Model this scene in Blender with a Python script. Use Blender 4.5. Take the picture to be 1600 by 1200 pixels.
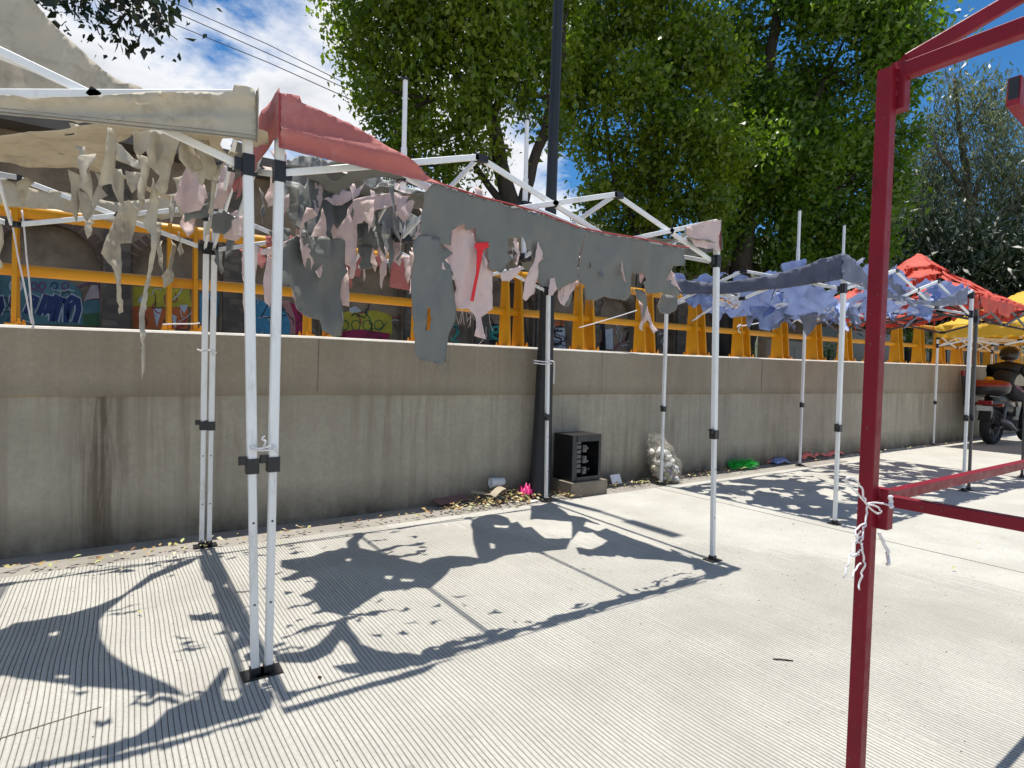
import bpy, math, random
import numpy as np
from mathutils import Vector, Matrix, noise
from mathutils.geometry import delaunay_2d_cdt
random.seed(7); rng = np.random.default_rng(7)
S = bpy.context.scene; COL = S.collection
for o in list(bpy.data.objects): bpy.data.objects.remove(o)

# ------------------------------------------------------------------ camera
CAM = Vector((-0.51315, -2.53536, 1.29048)); PITCH, YAW, ROLL, FPX = -0.0233522, -0.6017978, 0.0250740, 900.175
_cy, _sy = math.cos(YAW), math.sin(YAW)
FW = Vector((-_sy*math.cos(PITCH), _cy*math.cos(PITCH), math.sin(PITCH)))
_r = Vector((_cy, _sy, 0)); _u = _r.cross(FW)
RT = math.cos(ROLL)*_r + math.sin(ROLL)*_u; UP = -math.sin(ROLL)*_r + math.cos(ROLL)*_u
cd = bpy.data.cameras.new('camera'); cam = bpy.data.objects.new('camera', cd); COL.objects.link(cam)
cam.matrix_world = Matrix(((RT.x, UP.x, -FW.x, CAM.x), (RT.y, UP.y, -FW.y, CAM.y), (RT.z, UP.z, -FW.z, CAM.z), (0, 0, 0, 1)))
cd.sensor_width = 36; cd.lens = FPX*36/1600; cd.clip_start = .02; cd.clip_end = 3000
S.camera = cam
def ray(u, v): return FW + RT*((u-800)/FPX) - UP*((v-600)/FPX)
def at(u, v, ax, val):
    """world point that the photo shows at (u, v) on the plane axis = val"""
    d = ray(u, v); i = 'XYZ'.index(ax); return CAM + d*((val-CAM[i])/d[i])

# ------------------------------------------------------------------ world + sun
SUNV = Vector((0.0, 0.103, 1.0)).normalized()          # towards the sun (high, just beyond the wall)
w = bpy.data.worlds.new('World'); S.world = w; w.use_nodes = True
N = w.node_tree.nodes; L = w.node_tree.links; N.clear()
wo = N.new('ShaderNodeOutputWorld'); bg = N.new('ShaderNodeBackground'); bg.inputs[1].default_value = 0.092
sky = N.new('ShaderNodeTexSky'); sky.sky_type = 'NISHITA'; sky.sun_disc = False
sky.sun_elevation = math.asin(SUNV.z); sky.sun_rotation = 0.0; sky.altitude = 2200; sky.air_density = 1.0; sky.dust_density = .3; sky.ozone_density = 4.0
hs = N.new('ShaderNodeHueSaturation'); hs.inputs['Saturation'].default_value = 1.25; hs.inputs['Value'].default_value = 1.40; hs.inputs['Hue'].default_value = .495
L.new(sky.outputs[0], hs.inputs['Color'])
tc = N.new('ShaderNodeTexCoord'); sx = N.new('ShaderNodeSeparateXYZ'); L.new(tc.outputs['Generated'], sx.inputs[0])
def wm(op, a, b):
    m = N.new('ShaderNodeMath'); m.operation = op
    for i, q in enumerate((a, b)):
        if isinstance(q, (int, float)): m.inputs[i].default_value = q
        else: L.new(q, m.inputs[i])
    return m.outputs[0]
zz = wm('ADD', wm('MAXIMUM', sx.outputs[2], 0.0), .22)
cx = wm('DIVIDE', sx.outputs[0], zz); cy = wm('DIVIDE', sx.outputs[1], zz)
cb = N.new('ShaderNodeCombineXYZ'); L.new(cx, cb.inputs[0]); L.new(cy, cb.inputs[1]); cb.inputs[2].default_value = 3.1
def wnoise(scale, det, dist, ofs):
    mp = N.new('ShaderNodeMapping'); mp.inputs['Location'].default_value = ofs; L.new(cb.outputs[0], mp.inputs['Vector'])
    n = N.new('ShaderNodeTexNoise'); n.inputs['Scale'].default_value = scale; n.inputs['Detail'].default_value = det
    n.inputs['Roughness'].default_value = .58; n.inputs['Distortion'].default_value = dist; L.new(mp.outputs[0], n.inputs['Vector']); return n.outputs['Fac']
CLOUD_OFS = (5.2, 3.3, 0.0)
n1 = wnoise(1.15, 9, .25, CLOUD_OFS); n2 = wnoise(4.0, 8, .4, (3.0, 1.0, 0))
den = wm('ADD', wm('MULTIPLY', n1, .8), wm('MULTIPLY', n2, .2))
rp = N.new('ShaderNodeValToRGB'); rp.color_ramp.elements[0].position = .485; rp.color_ramp.elements[1].position = .565; L.new(den, rp.inputs[0])
cc = N.new('ShaderNodeValToRGB'); cc.color_ramp.elements[0].position = .52; cc.color_ramp.elements[0].color = (9.6, 9.7, 9.9, 1)
cc.color_ramp.elements[1].position = .68; cc.color_ramp.elements[1].color = (5.6, 5.9, 6.4, 1); L.new(den, cc.inputs[0])
mx = N.new('ShaderNodeMix'); mx.data_type = 'RGBA'; L.new(rp.outputs[0], mx.inputs['Factor']); L.new(hs.outputs[0], mx.inputs['A']); L.new(cc.outputs[0], mx.inputs['B'])
L.new(mx.outputs['Result'], bg.inputs[0]); L.new(bg.outputs[0], wo.inputs[0])
sd = bpy.data.lights.new('sun', 'SUN'); sd.energy = 4.8; sd.angle = math.radians(.53); sd.color = (1.0, .955, .88)
so = bpy.data.objects.new('sun', sd); COL.objects.link(so); so.rotation_euler = (-SUNV).to_track_quat('-Z', 'Y').to_euler(); so.location = (0, 3, 20)
S.view_settings.view_transform = 'Standard'; S.view_settings.look = 'None'; S.view_settings.gamma = 1; S.view_settings.exposure = 0.26
S.render.engine = 'CYCLES'

# ------------------------------------------------------------------ materials
MATS = {}
class NT:
    def __init__(s, name):
        s.m = bpy.data.materials.new(name); s.m.use_nodes = True; s.n = s.m.node_tree.nodes; s.l = s.m.node_tree.links
        s.b = s.n['Principled BSDF']; s.out = s.n['Material Output']; s.geo = s.n.new('ShaderNodeNewGeometry')
    def lk(s, a, b): s.l.new(a, b)
    def noise(s, scale, det=5, rough=.6, stretch=(1, 1, 1), dist=0, ofs=(0, 0, 0)):
        mp = s.n.new('ShaderNodeMapping'); mp.inputs['Scale'].default_value = stretch; mp.inputs['Location'].default_value = ofs
        s.lk(s.geo.outputs['Position'], mp.inputs['Vector'])
        t = s.n.new('ShaderNodeTexNoise'); t.inputs['Scale'].default_value = scale; t.inputs['Detail'].default_value = det; t.inputs['Roughness'].default_value = rough
        t.inputs['Distortion'].default_value = dist; s.lk(mp.outputs[0], t.inputs['Vector']); return t.outputs['Fac']
    def ramp(s, fac, stops):
        r = s.n.new('ShaderNodeValToRGB'); e = r.color_ramp.elements
        while len(e) < len(stops): e.new(.5)
        for q, (p, c) in zip(e, stops): q.position = p; q.color = (c, c, c, 1) if isinstance(c, (int, float)) else (*c, 1)
        s.lk(fac, r.inputs[0]); return r.outputs[0]
    def mix(s, fac, a, b, mode='MIX'):
        m = s.n.new('ShaderNodeMix'); m.data_type = 'RGBA'; m.blend_type = mode
        for k, q in (('Factor', fac), ('A', a), ('B', b)):
            if isinstance(q, (int, float)): m.inputs[k].default_value = q if k == 'Factor' else (q, q, q, 1)
            elif isinstance(q, tuple): m.inputs[k].default_value = (*q, 1)
            else: s.lk(q, m.inputs[k])
        return m.outputs['Result']
    def math(s, op, a, b):
        m = s.n.new('ShaderNodeMath'); m.operation = op
        for i, q in enumerate((a, b)):
            if isinstance(q, (int, float)): m.inputs[i].default_value = q
            else: s.lk(q, m.inputs[i])
        return m.outputs[0]
    def bump(s, h, strength, dist=.01):
        b = s.n.new('ShaderNodeBump'); b.inputs['Strength'].default_value = strength; b.inputs['Distance'].default_value = dist
        s.lk(h, b.inputs['Height']); s.lk(b.outputs[0], s.b.inputs['Normal'])
    def col(s, c):
        if isinstance(c, tuple): s.b.inputs['Base Color'].default_value = (*c, 1)
        else: s.lk(c, s.b.inputs['Base Color'])
def mk(name, base, rough=.7, var=.18, scale=6., bump=.0, bscale=60., metal=0., dirt=None, dirt_amt=.35, dscale=4., stretch=(1, 1, 1), transl=0., spec=.5, tcol=None):
    t = NT(name); lo = tuple(c*(1-var) for c in base); hi = tuple(min(1, c*(1+var)) for c in base)
    c = t.ramp(t.noise(scale, 6, .65, stretch), [(.3, lo), (.7, hi)])
    if dirt: c = t.mix(t.ramp(t.noise(dscale, 8, .7, stretch, ofs=(5, 3, 1)), [(.62-dirt_amt*.3, 0.), (.78-dirt_amt*.2, min(1., dirt_amt*1.6))]), c, dirt)
    t.col(c); t.b.inputs['Roughness'].default_value = rough; t.b.inputs['Metallic'].default_value = metal; t.b.inputs['Specular IOR Level'].default_value = spec
    if bump: t.bump(t.noise(bscale, 5, .6), bump)
    if transl:
        tr = t.n.new('ShaderNodeBsdfTranslucent'); ms = t.n.new('ShaderNodeMixShader'); ms.inputs[0].default_value = transl
        if tcol: tr.inputs[0].default_value = (*tcol, 1)
        else: t.lk(c, tr.inputs[0])
        t.lk(t.b.outputs[0], ms.inputs[1]); t.lk(tr.outputs[0], ms.inputs[2]); t.lk(ms.outputs[0], t.out.inputs[0])
    MATS[name] = t.m; return t.m
def leafmat(name, a, b, transl=.35, rough=.45):
    t = NT(name); c = t.ramp(t.geo.outputs['Random Per Island'], [(.0, a), (1., b)])
    c = t.mix(.5, c, t.ramp(t.noise(.8, 3), [(.35, a), (.65, b)])); t.col(c); t.b.inputs['Roughness'].default_value = rough
    tr = t.n.new('ShaderNodeBsdfTranslucent'); g = t.mix(1.0, c, (1.5, 1.7, .55), 'MULTIPLY'); t.lk(g, tr.inputs[0])
    ms = t.n.new('ShaderNodeMixShader'); ms.inputs[0].default_value = transl
    t.lk(t.b.outputs[0], ms.inputs[1]); t.lk(tr.outputs[0], ms.inputs[2]); t.lk(ms.outputs[0], t.out.inputs[0]); MATS[name] = t.m; return t.m

M = MATS
mk('steel_white', (.86, .86, .84), .42, .04, 9, .04, 90, dirt=(.40, .34, .28), dirt_amt=.28, dscale=9, stretch=(1, 1, .35))
mk('steel_inner', (.78, .78, .76), .38, .06, 9, .04, 90, metal=.05, dirt=(.30, .26, .21), dirt_amt=.3, dscale=12, stretch=(1, 1, .3))
mk('steel_dark', (.09, .085, .08), .5, .2, 9, .05, 90)
mk('black_plastic', (.018, .018, .02), .42, .3, 20, .05, 120, dirt=(.09, .08, .07), dirt_amt=.15)
mk('yellow_paint', (.66, .29, .008), .38, .07, 5, .06, 40, dirt=(.38, .19, .03), dirt_amt=.16, dscale=6, spec=.35)
def redmat():
    t = NT('red_paint'); c = t.ramp(t.noise(5, 6, .65), [(.3, (.185, .006, .016)), (.7, (.245, .009, .022))])
    c = t.mix(t.ramp(t.noise(18, 6, .7, (1, 1, .5), ofs=(4, 4, 4)), [(.58, 0.), (.72, .6)]), c, (.095, .010, .014))
    c = t.mix(t.ramp(t.noise(70, 4, .6, ofs=(2, 9, 1)), [(.685, 0.), (.70, .9)]), c, (.16, .10, .08))
    t.col(c); t.lk(t.ramp(t.noise(25, 5), [(.3, .34), (.7, .6)]), t.b.inputs['Roughness']); t.b.inputs['Specular IOR Level'].default_value = .25; t.bump(t.noise(60, 5, .6), .2, .004); M['red_paint'] = t.m
redmat()
mk('lamp_post_paint', (.013, .014, .016), .45, .2, 5, .08, 50, dirt=(.07, .065, .06), dirt_amt=.2)
mk('cloth_grey', (.165, .170, .155), .58, .05, 7, .10, 300, dirt=(.13, .13, .115), dirt_amt=.10, dscale=30)
mk('cloth_pink', (.64, .49, .455), .78, .07, 5, .12, 300, dirt=(.55, .33, .30), dirt_amt=.14, dscale=3)
mk('cloth_red', (.45, .135, .12), .72, .16, 3.2, .15, 260, dirt=(.60, .33, .30), dirt_amt=.35, dscale=4)
mk('cloth_beige', (.60, .545, .43), .8, .08, 5, .12, 300, dirt=(.27, .235, .175), dirt_amt=.42, dscale=7, transl=.22, tcol=(.70, .56, .35))
mk('cloth_slate', (.095, .105, .15), .68, .2, 5, .15, 200, dirt=(.25, .26, .30), dirt_amt=.22)
mk('cloth_slate_light', (.21, .22, .25), .7, .2, 5, .15, 200, dirt=(.33, .33, .35), dirt_amt=.22, transl=.28, tcol=(.40, .48, .74))
mk('cloth_blue', (.36, .47, .84), .5, .15, 9, .15, 200, dirt=(.60, .63, .75), dirt_amt=.4, dscale=7, transl=.35, tcol=(.45, .55, .85))
mk('cloth_scarlet', (.72, .12, .08), .68, .2, 6, .15, 200, dirt=(.72, .24, .17), dirt_amt=.4, dscale=5, transl=.32, tcol=(.85, .10, .05))
mk('cloth_yellow', (.80, .55, .05), .68, .1, 6, .12, 200, transl=.35, tcol=(.9, .58, .03))
mk('ribbon_red', (.72, .012, .02), .5, .1, 9)
mk('piping_red', (.34, .035, .035), .6, .2, 30); mk('rope_white', (.75, .72, .72), .8, .12, 40, .2, 300)
# ------------------------------------------------------------------ mesh helpers
class MB:
    def __init__(s): s.v = []; s.f = []; s.mi = []
    def add(s, vs, fs, mi=0):
        b = len(s.v); s.v += [Vector(p) for p in vs]; s.f += [tuple(i+b for i in q) for q in fs]; s.mi += [mi]*len(fs)
    def box(s, c, sz, rot=None, mi=0, ch=0.):
        c = Vector(c); x, y, z = [q/2 for q in sz]
        P = [Vector((i*x, j*y, k*z)) for i in (-1, 1) for j in (-1, 1) for k in (-1, 1)]
        if rot is not None: P = [rot @ p for p in P]
        s.add([p+c for p in P], [(0, 1, 3, 2), (4, 6, 7, 5), (0, 4, 5, 1), (2, 3, 7, 6), (0, 2, 6, 4), (1, 5, 7, 3)], mi)
    def bar(s, a, b, w, h=None, mi=0, ch=.18, up=(0, 0, 1), w2=None):
        """bar with chamfered rectangular section from a to b"""
        a = Vector(a); b = Vector(b); h = h or w; d = (b-a).normalized(); u = Vector(up)
        if abs(d.dot(u)) > .98: u = Vector((0, 1, 0))
        r = d.cross(u).normalized(); u = r.cross(d)
        k = ch*min(w, h); q = []
        for (i, j) in ((1, 1), (-1, 1), (-1, -1), (1, -1)):
            A = (i*(w/2), j*(h/2-k)); B = (i*(w/2-k), j*(h/2)); q += [A, B] if i*j > 0 else [B, A]
        t = (w2/w) if w2 else 1.
        V = [a+r*x+u*y for x, y in q]+[b+r*x*t+u*y*t for x, y in q]; n = 8
        s.add(V, [(i, (i+1) % n, n+(i+1) % n, n+i) for i in range(n)]+[tuple(range(n-1, -1, -1)), tuple(range(n, 2*n))], mi)
    def tube(s, pts, r, seg=8, mi=0, cap=True):
        pts = [Vector(p) for p in pts]; R = r if isinstance(r, (list, tuple)) else [r]*len(pts); V = []; u = None
        for i, p in enumerate(pts):
            d = (pts[min(i+1, len(pts)-1)]-pts[max(i-1, 0)]).normalized()
            if u is None: u = d.orthogonal().normalized()
            else:
                u = (u-d*u.dot(d)); u = u.normalized() if u.length > 1e-6 else d.orthogonal().normalized()
            w_ = d.cross(u)
            V += [p+(u*math.cos(2*math.pi*k/seg)+w_*math.sin(2*math.pi*k/seg))*R[i] for k in range(seg)]
        F = []
        for i in range(len(pts)-1):
            for k in range(seg): a = i*seg+k; b = i*seg+(k+1) % seg; F.append((a, b, b+seg, a+seg))
        if cap: F += [tuple(range(seg-1, -1, -1)), tuple(range((len(pts)-1)*seg, len(pts)*seg))]
        s.add(V, F, mi)
    def prism(s, poly, f, lo, hi, mi=0):
        """poly: 2D points; f(a, b, t) -> 3D ; extruded from t = lo to t = hi"""
        n = len(poly); V = [f(a, b, lo) for a, b in poly]+[f(a, b, hi) for a, b in poly]
        s.add(V, [(i, (i+1) % n, n+(i+1) % n, n+i) for i in range(n)]+[tuple(range(n-1, -1, -1)), tuple(range(n, 2*n))], mi)
    def lathe(s, prof, c, axis='Z', seg=20, mi=0):
        c = Vector(c); V = []
        for (r, h) in prof:
            for k in range(seg):
                a = 2*math.pi*k/seg; p = (r*math.cos(a), r*math.sin(a), h)
                V.append(c+Vector(p if axis == 'Z' else ((h, p[0], p[1]) if axis == 'X' else (p[0], h, p[1]))))
        s.add(V, [(i*seg+k, i*seg+(k+1) % seg, (i+1)*seg+(k+1) % seg, (i+1)*seg+k) for i in range(len(prof)-1) for k in range(seg)], mi)
    def build(s, name, mats, parent=None, smooth=False, fix=True): return obj(name, s.v, s.f, mats, parent, s.mi, smooth, fix)
ORG = {}
def obj(name, v, f, mats, parent=None, mi=None, smooth=False, fix=True):
    o0 = ORG.get(parent, Vector((0, 0, 0))); me = bpy.data.meshes.new(name)
    me.from_pydata([tuple(Vector(p)-o0) for p in v], [], f)
    if isinstance(mats, (str, bpy.types.Material)): mats = [mats]
    for m in mats: me.materials.append(M[m] if isinstance(m, str) else m)
    if mi is not None and len(mats) > 1: me.polygons.foreach_set('material_index', mi)
    if fix:
        import bmesh
        bm = bmesh.new(); bm.from_mesh(me); bmesh.ops.recalc_face_normals(bm, faces=bm.faces); bm.to_mesh(me); bm.free()
    if smooth: me.polygons.foreach_set('use_smooth', [True]*len(me.polygons))
    me.update(); o = bpy.data.objects.new(name, me); COL.objects.link(o)
    if parent is not None: o.parent = parent
    ORG[o] = o0; return o
def npobj(name, V, F, mats, parent=None, smooth=False):
    """fast path for big quad / triangle soups (numpy arrays)"""
    o0 = ORG.get(parent, Vector((0, 0, 0))); me = bpy.data.meshes.new(name); k = F.shape[1]
    me.vertices.add(len(V)); me.vertices.foreach_set('co', (V-np.array(o0)).astype(np.float32).ravel())
    me.loops.add(F.size); me.loops.foreach_set('vertex_index', F.astype(np.int32).ravel())
    me.polygons.add(len(F)); me.polygons.foreach_set('loop_start', np.arange(0, F.size, k, dtype=np.int32)); me.polygons.foreach_set('loop_total', np.full(len(F), k, np.int32))
    for m in ([mats] if isinstance(mats, str) else mats): me.materials.append(M[m])
    me.update(calc_edges=True); me.validate()
    if smooth: me.polygons.foreach_set('use_smooth', [True]*len(me.polygons))
    o = bpy.data.objects.new(name, me); COL.objects.link(o)
    if parent is not None: o.parent = parent
    ORG[o] = o0; return o
def thing(name, label, cat, loc=(0, 0, 0), group=None):
    o = bpy.data.objects.new(name, None); COL.objects.link(o); o.location = loc; o.empty_display_size = .1
    o['label'] = label; o['category'] = cat
    if group: o['group'] = group
    ORG[o] = Vector(loc); return o
def tag(o, label, cat, group=None, kind=None):
    o['label'] = label; o['category'] = cat
    if group: o['group'] = group
    if kind: o['kind'] = kind
    return o
def structure(o): o['kind'] = 'structure'; return o
def pip(x, y, P):
    c = False; j = len(P)-1
    for i in range(len(P)):
        if (P[i][1] > y) != (P[j][1] > y) and x < (P[j][0]-P[i][0])*(y-P[i][1])/(P[j][1]-P[i][1])+P[i][0]: c = not c
        j = i
    return c
def tri2d(outline, holes=(), step=8., jag=.12):
    """triangulate a (torn) outline with inner points: 2D verts, triangles"""
    pts = []; edges = []; polys = []
    for L_ in [outline]+list(holes):
        n = len(L_); P = []
        for i in range(n):
            a, b = L_[i], L_[(i+1) % n]; d = math.hypot(b[0]-a[0], b[1]-a[1]); k = max(1, int(d/step*.9))
            for q in range(k):
                t = q/k; x = a[0]+(b[0]-a[0])*t; y = a[1]+(b[1]-a[1])*t
                if q: jj = jag*step*(5 if random.random() < .10 else 1); x += random.gauss(0, jj); y += random.gauss(0, jj)
                P.append((x, y))
        b0 = len(pts); pts += P; edges += [(b0+i, b0+(i+1) % len(P)) for i in range(len(P))]; polys.append(P)
    xs = [p[0] for p in outline]; ys = [p[1] for p in outline]
    x = min(xs)+step*.5
    while x < max(xs):
        y = min(ys)+step*.5
        while y < max(ys):
            X_, Y_ = x+random.uniform(-.3, .3)*step, y+random.uniform(-.3, .3)*step
            if pip(X_, Y_, polys[0]) and not any(pip(X_, Y_, h) for h in polys[1:]): pts.append((X_, Y_))
            y += step
        x += step
    r = delaunay_2d_cdt([Vector(p) for p in pts], edges, [], 0, 1e-4)
    V = [tuple(p) for p in r[0]]; F = []
    for t in r[2]:
        cx_ = sum(V[i][0] for i in t)/3; cy_ = sum(V[i][1] for i in t)/3
        if pip(cx_, cy_, polys[0]) and not any(pip(cx_, cy_, h) for h in polys[1:]): F.append(tuple(t))
    return V, F
def cloth(name, parent, outline, surf, mats, out=(0, -1, 0), holes=(), step=8., amp=.012, freq=6., jag=.12, thick=.0016, fold=0., seed=None, twist=0., bulge=None, grain=(1.5, .38)):
    """sheet of cloth: outline (2D), surf(a, b) -> 3D, mats = (side facing 'out', other side)"""
    V2, F = tri2d(outline, holes, step, jag); uc = sum(p[0] for p in outline)/len(outline); wide = max(p[0] for p in outline)-min(p[0] for p in outline); n = Vector(out).normalized(); sd_ = random.uniform(0, 50) if seed is None else seed
    side = n.cross(Vector((0, 0, 1))); side = side.normalized() if side.length > .1 else Vector((1, 0, 0)); V = []
    for a, b in V2:
        p = Vector(surf(a, b)); q = (Vector((p.dot(side)*freq*grain[0], p.dot(n)*freq, p.z*freq*grain[1])) if abs(n.z) < .6 else p*freq)+Vector((sd_, 0, 0))
        d = noise.noise(q)*amp*.8+(.5-2.2*abs(noise.noise(q*1.3+Vector((3, 1, 7)))))*amp*.7+(.4-1.6*abs(noise.noise(q*3.1)))*amp*.35
        if twist: d += (a-uc)/max(wide, 1e-6)*twist*(noise.noise(Vector((sd_*3, 1, p.z*5)))+.35*noise.noise(Vector((sd_, 8, p.z*11))))
        if bulge: d += bulge(a, b)
        if fold: d += math.sin(p.dot(side)*38+sd_+2.5*noise.noise(p*3))*fold
        V.append(p+n*d+side*(noise.noise(q+Vector((9, 9, 9)))*amp*.4))
    s_ = Vector((0, 0, 0))
    for t in F: s_ += (V[t[1]]-V[t[0]]).cross(V[t[2]]-V[t[0]])
    if s_.dot(n) < 0: F = [t[::-1] for t in F]
    o = obj(name, V, F, list(mats), parent, smooth=True, fix=False)
    md = o.modifiers.new('cloth_thickness', 'SOLIDIFY'); md.thickness = thick; md.offset = -1; md.material_offset = 1; md.material_offset_rim = 1
    return o
def pxcloth(name, parent, outline, plane, mats, tilt=0., **k):
    """outline traced in photo pixels, standing at its own real depth (axis plane, leaning by tilt per metre of height)"""
    ax, val = plane
    def sf(u, v):
        if not tilt: return at(u, v, ax, val)
        d = ray(u, v); i = 'XYZ'.index(ax); return CAM+d*((val+tilt*(CAM.z-2.2)-CAM[i])/(d[i]-tilt*d.z))
    return cloth(name, parent, outline, sf, mats, **k)
# ------------------------------------------------------------------ ground
def concrete(name, base, stain, streak=False, blot=.5, bump=.25):
    t = NT(name); c = t.ramp(t.noise(2.2, 8, .65), [(.3, tuple(q*.86 for q in base)), (.7, tuple(min(1, q*1.08) for q in base))])
    c = t.mix(t.ramp(t.noise(55, 6, .75), [(.3, .55), (.56, 0.)]), c, tuple(q*.6 for q in base))
    c = t.mix(t.ramp(t.noise(.9, 7, .6, ofs=(3, 7, 0)), [(.5, 0.), (.72, blot)]), c, stain)
    c = t.mix(t.ramp(t.noise(9, 4, .5, ofs=(1, 2, 0)), [(.68, 0.), (.74, .55)]), c, tuple(q*.8 for q in stain))
    t.col(c); t.b.inputs['Roughness'].default_value = .88; t.b.inputs['Specular IOR Level'].default_value = .25
    t.bump(t.noise(130, 6, .7), bump, .006); M[name] = t.m
concrete('road_concrete', (.51, .495, .44), (.36, .34, .295), blot=.7, bump=.45)
concrete('road_concrete_far', (.51, .495, .44), (.36, .34, .295), blot=.7, bump=.45)
concrete('gutter_concrete', (.34, .315, .275), (.17, .15, .125), blot=.8)
mk('groove_dirt_shade', (.17, .15, .125), .95, .2, 12)  # groove dirt, with the shade of the grooves put into the colour
structure(obj('road', [(-400, -400, -.012), (400, -400, -.012), (400, 2.6, -.012), (-400, 2.6, -.012)], [(0, 1, 2, 3)], 'road_concrete_far', fix=False))
def grooves():
    x0, x1, y0, y1, sp = -3.2, 8.6, -3.4, 1.90, .0192
    nx = int((x1-x0)/sp); ys = np.linspace(y0, y1, 78); rows = []
    prof = ((0., 0.), (.0078, 0.), (.0086, 1.), (.0102, 1.), (.0110, 0.)); V = []; k = len(prof); amp = []
    for i in range(nx):
        xa = x0+i*sp; sh = random.gauss(0, .0012); gd = random.uniform(.7, 1.12)
        for (dx, dd) in prof:
            for y in ys:
                wob = .011*noise.noise(Vector((xa*.7, y*2.1, 3)))+.0016*noise.noise(Vector((xa*40, y*5, 9)))
                # tine marks die out towards the smooth, worn part of the slab
                q = noise.noise(Vector((xa*.8, y*.8, 4)))*.45
                d = 1.0-max(0, min(1, (xa*.55+y*.62-1.42+q)*1.4)); d *= max(0, min(1, (4.6-xa+.8*q)*.8))
                d = max(0, d*gd*(0.80+.45*noise.noise(Vector((xa*30, y*2.6, 1)))+.30*noise.noise(Vector((xa*1.5, y*1.5, 12)))))
                V.append((xa+dx+wob+(sh if .003 < dx < .015 else 0), y, -.0034*dd*d+.0008*noise.noise(Vector((xa*3, y*3, 0))))); amp.append(d if dd else 0)
    V = np.array(V); amp = np.array(amp); nr = len(ys); nc = nx*k; c = np.arange(nc-1)[:, None]*nr+np.arange(nr-1)[None, :]
    F = np.stack([c, c+nr, c+nr+1, c+1], -1).reshape(-1, 4); o = npobj('road_slab', V, F, ['road_concrete', 'groove_dirt_shade'])
    mi = ((amp[F].sum(1) > .62) & (amp[F].max(1) > .28)).astype(np.int32); o.data.polygons.foreach_set('material_index', mi); return structure(o)
grooves()
# gutter strip along the wall foot, a little lower and dirtier
mb = MB(); n = 60; V = []; F = []
for i in range(n+1):
    x = -4+i*(13/n)
    for y, z in ((1.903+.012*noise.noise(Vector((x*3, 0, 1))), -.004), (2.10, -.008), (2.40, -.003)): V.append((x, y+.0, z+.003*noise.noise(Vector((x*4, y*4, 0)))))
for i in range(n):
    for j in range(2): a = i*3+j; F.append((a, a+3, a+4, a+1))
structure(obj('gutter', V, F, 'gutter_concrete', smooth=True))
# slab joint seams
for (a, b) in (((-1.6, -.10), (-.55, .055)), ((4.62, -3.4), (4.55, 1.9))):
    mb = MB(); mb.bar((a[0], a[1], .0006), (b[0], b[1], .0006), .006, .0035, ch=0); structure(mb.build('slab_joint', 'groove_dirt_shade'))

# ------------------------------------------------------------------ retaining wall
def wallmat(name, base, dark, lower):
    t = NT(name); c = t.ramp(t.noise(1.7, 8, .62), [(.28, tuple(q*.82 for q in base)), (.72, tuple(q*1.15 for q in base))])
    st = t.math('MULTIPLY', t.ramp(t.noise(1.0, 8, .68, (11, 1, .55), dist=.6), [(.44, 0.), (.66, 1.)]), t.ramp(t.noise(.9, 4, .6, (1.3, 1, .7), ofs=(4, 0, 2)), [(.38, .06), (.66, .62 if lower else .45)]))
    c = t.mix(st, c, dark)
    li = t.ramp(t.noise(1.0, 6, .6, (11, 1, .4), ofs=(3, 0, 8)), [(.55, 0.), (.78, .35)]); c = t.mix(li, c, tuple(q*1.2 for q in base))
    c = t.mix(t.ramp(t.noise(26, 6, .7), [(.35, .4), (.58, 0.)]), c, tuple(q*.7 for q in base))
    sp = t.n.new('ShaderNodeSeparateXYZ'); t.lk(t.geo.outputs['Position'], sp.inputs[0])
    if lower:   # the long brown leak stain left of the tent, with its drips, and patchy darkening towards the foot
        g = t.math('SUBTRACT', 1.0, t.math('MULTIPLY', t.math('ABSOLUTE', t.math('ADD', sp.outputs[0], .60), 0.), 4.2))
        g = t.math('MULTIPLY', t.math('MAXIMUM', g, 0.), t.ramp(t.noise(1.0, 8, .7, (22, 1, 1.3), dist=.3), [(.36, .0), (.60, 1.)]))
        g = t.math('MULTIPLY', g, .85); c = t.mix(g, c, (.085, .06, .04))
        ft = t.math('MULTIPLY', t.ramp(sp.outputs[2], [(.0, 1.), (.34, 0.)]), t.ramp(t.noise(2.5, 6, .65, (1.6, 1, 1)), [(.3, .35), (.65, 1.)])); c = t.mix(ft, c, (.07, .058, .044))
    else:
        ft = t.math('MULTIPLY', t.ramp(t.math('SUBTRACT', sp.outputs[2], 1.0), [(.02, .75), (.16, 0.)]), t.ramp(t.noise(1.6, 5, .6, (1.2, 1, 1)), [(.35, .2), (.6, 1.)])); c = t.mix(ft, c, tuple(q*.55 for q in base))
    t.col(c); t.b.inputs['Roughness'].default_value = .9; t.b.inputs['Specular IOR Level'].default_value = .2
    t.bump(t.noise(38, 7, .7), .35, .008); M[name] = t.m
wallmat('wall_band', (.35, .30, .225), (.20, .16, .115), False)
wallmat('wall_lower', (.395, .36, .285), (.16, .125, .088), True)
mk('wall_cap', (.62, .59, .53), .85, .12, 8, .2, 80)
wall = thing('retaining_wall', 'long low concrete retaining wall with brown upper band running behind the tents', 'wall', (5, 2.32, 0))
def ztop(x): return float(np.interp(x, [-8, -1.1, .8, 5.1, 9, 16.2, 30, 60], [1.485, 1.503, 1.535, 1.545, 1.585, 1.68, 1.75, 1.8]))
def zmid(x): return 1.046+.006*noise.noise(Vector((x*.8, 0, 0)))+.004*noise.noise(Vector((x*4, 0, 0)))
xs = [-8+i*.18 for i in range(130)]+[15.5+i*1.2 for i in range(38)]
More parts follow.
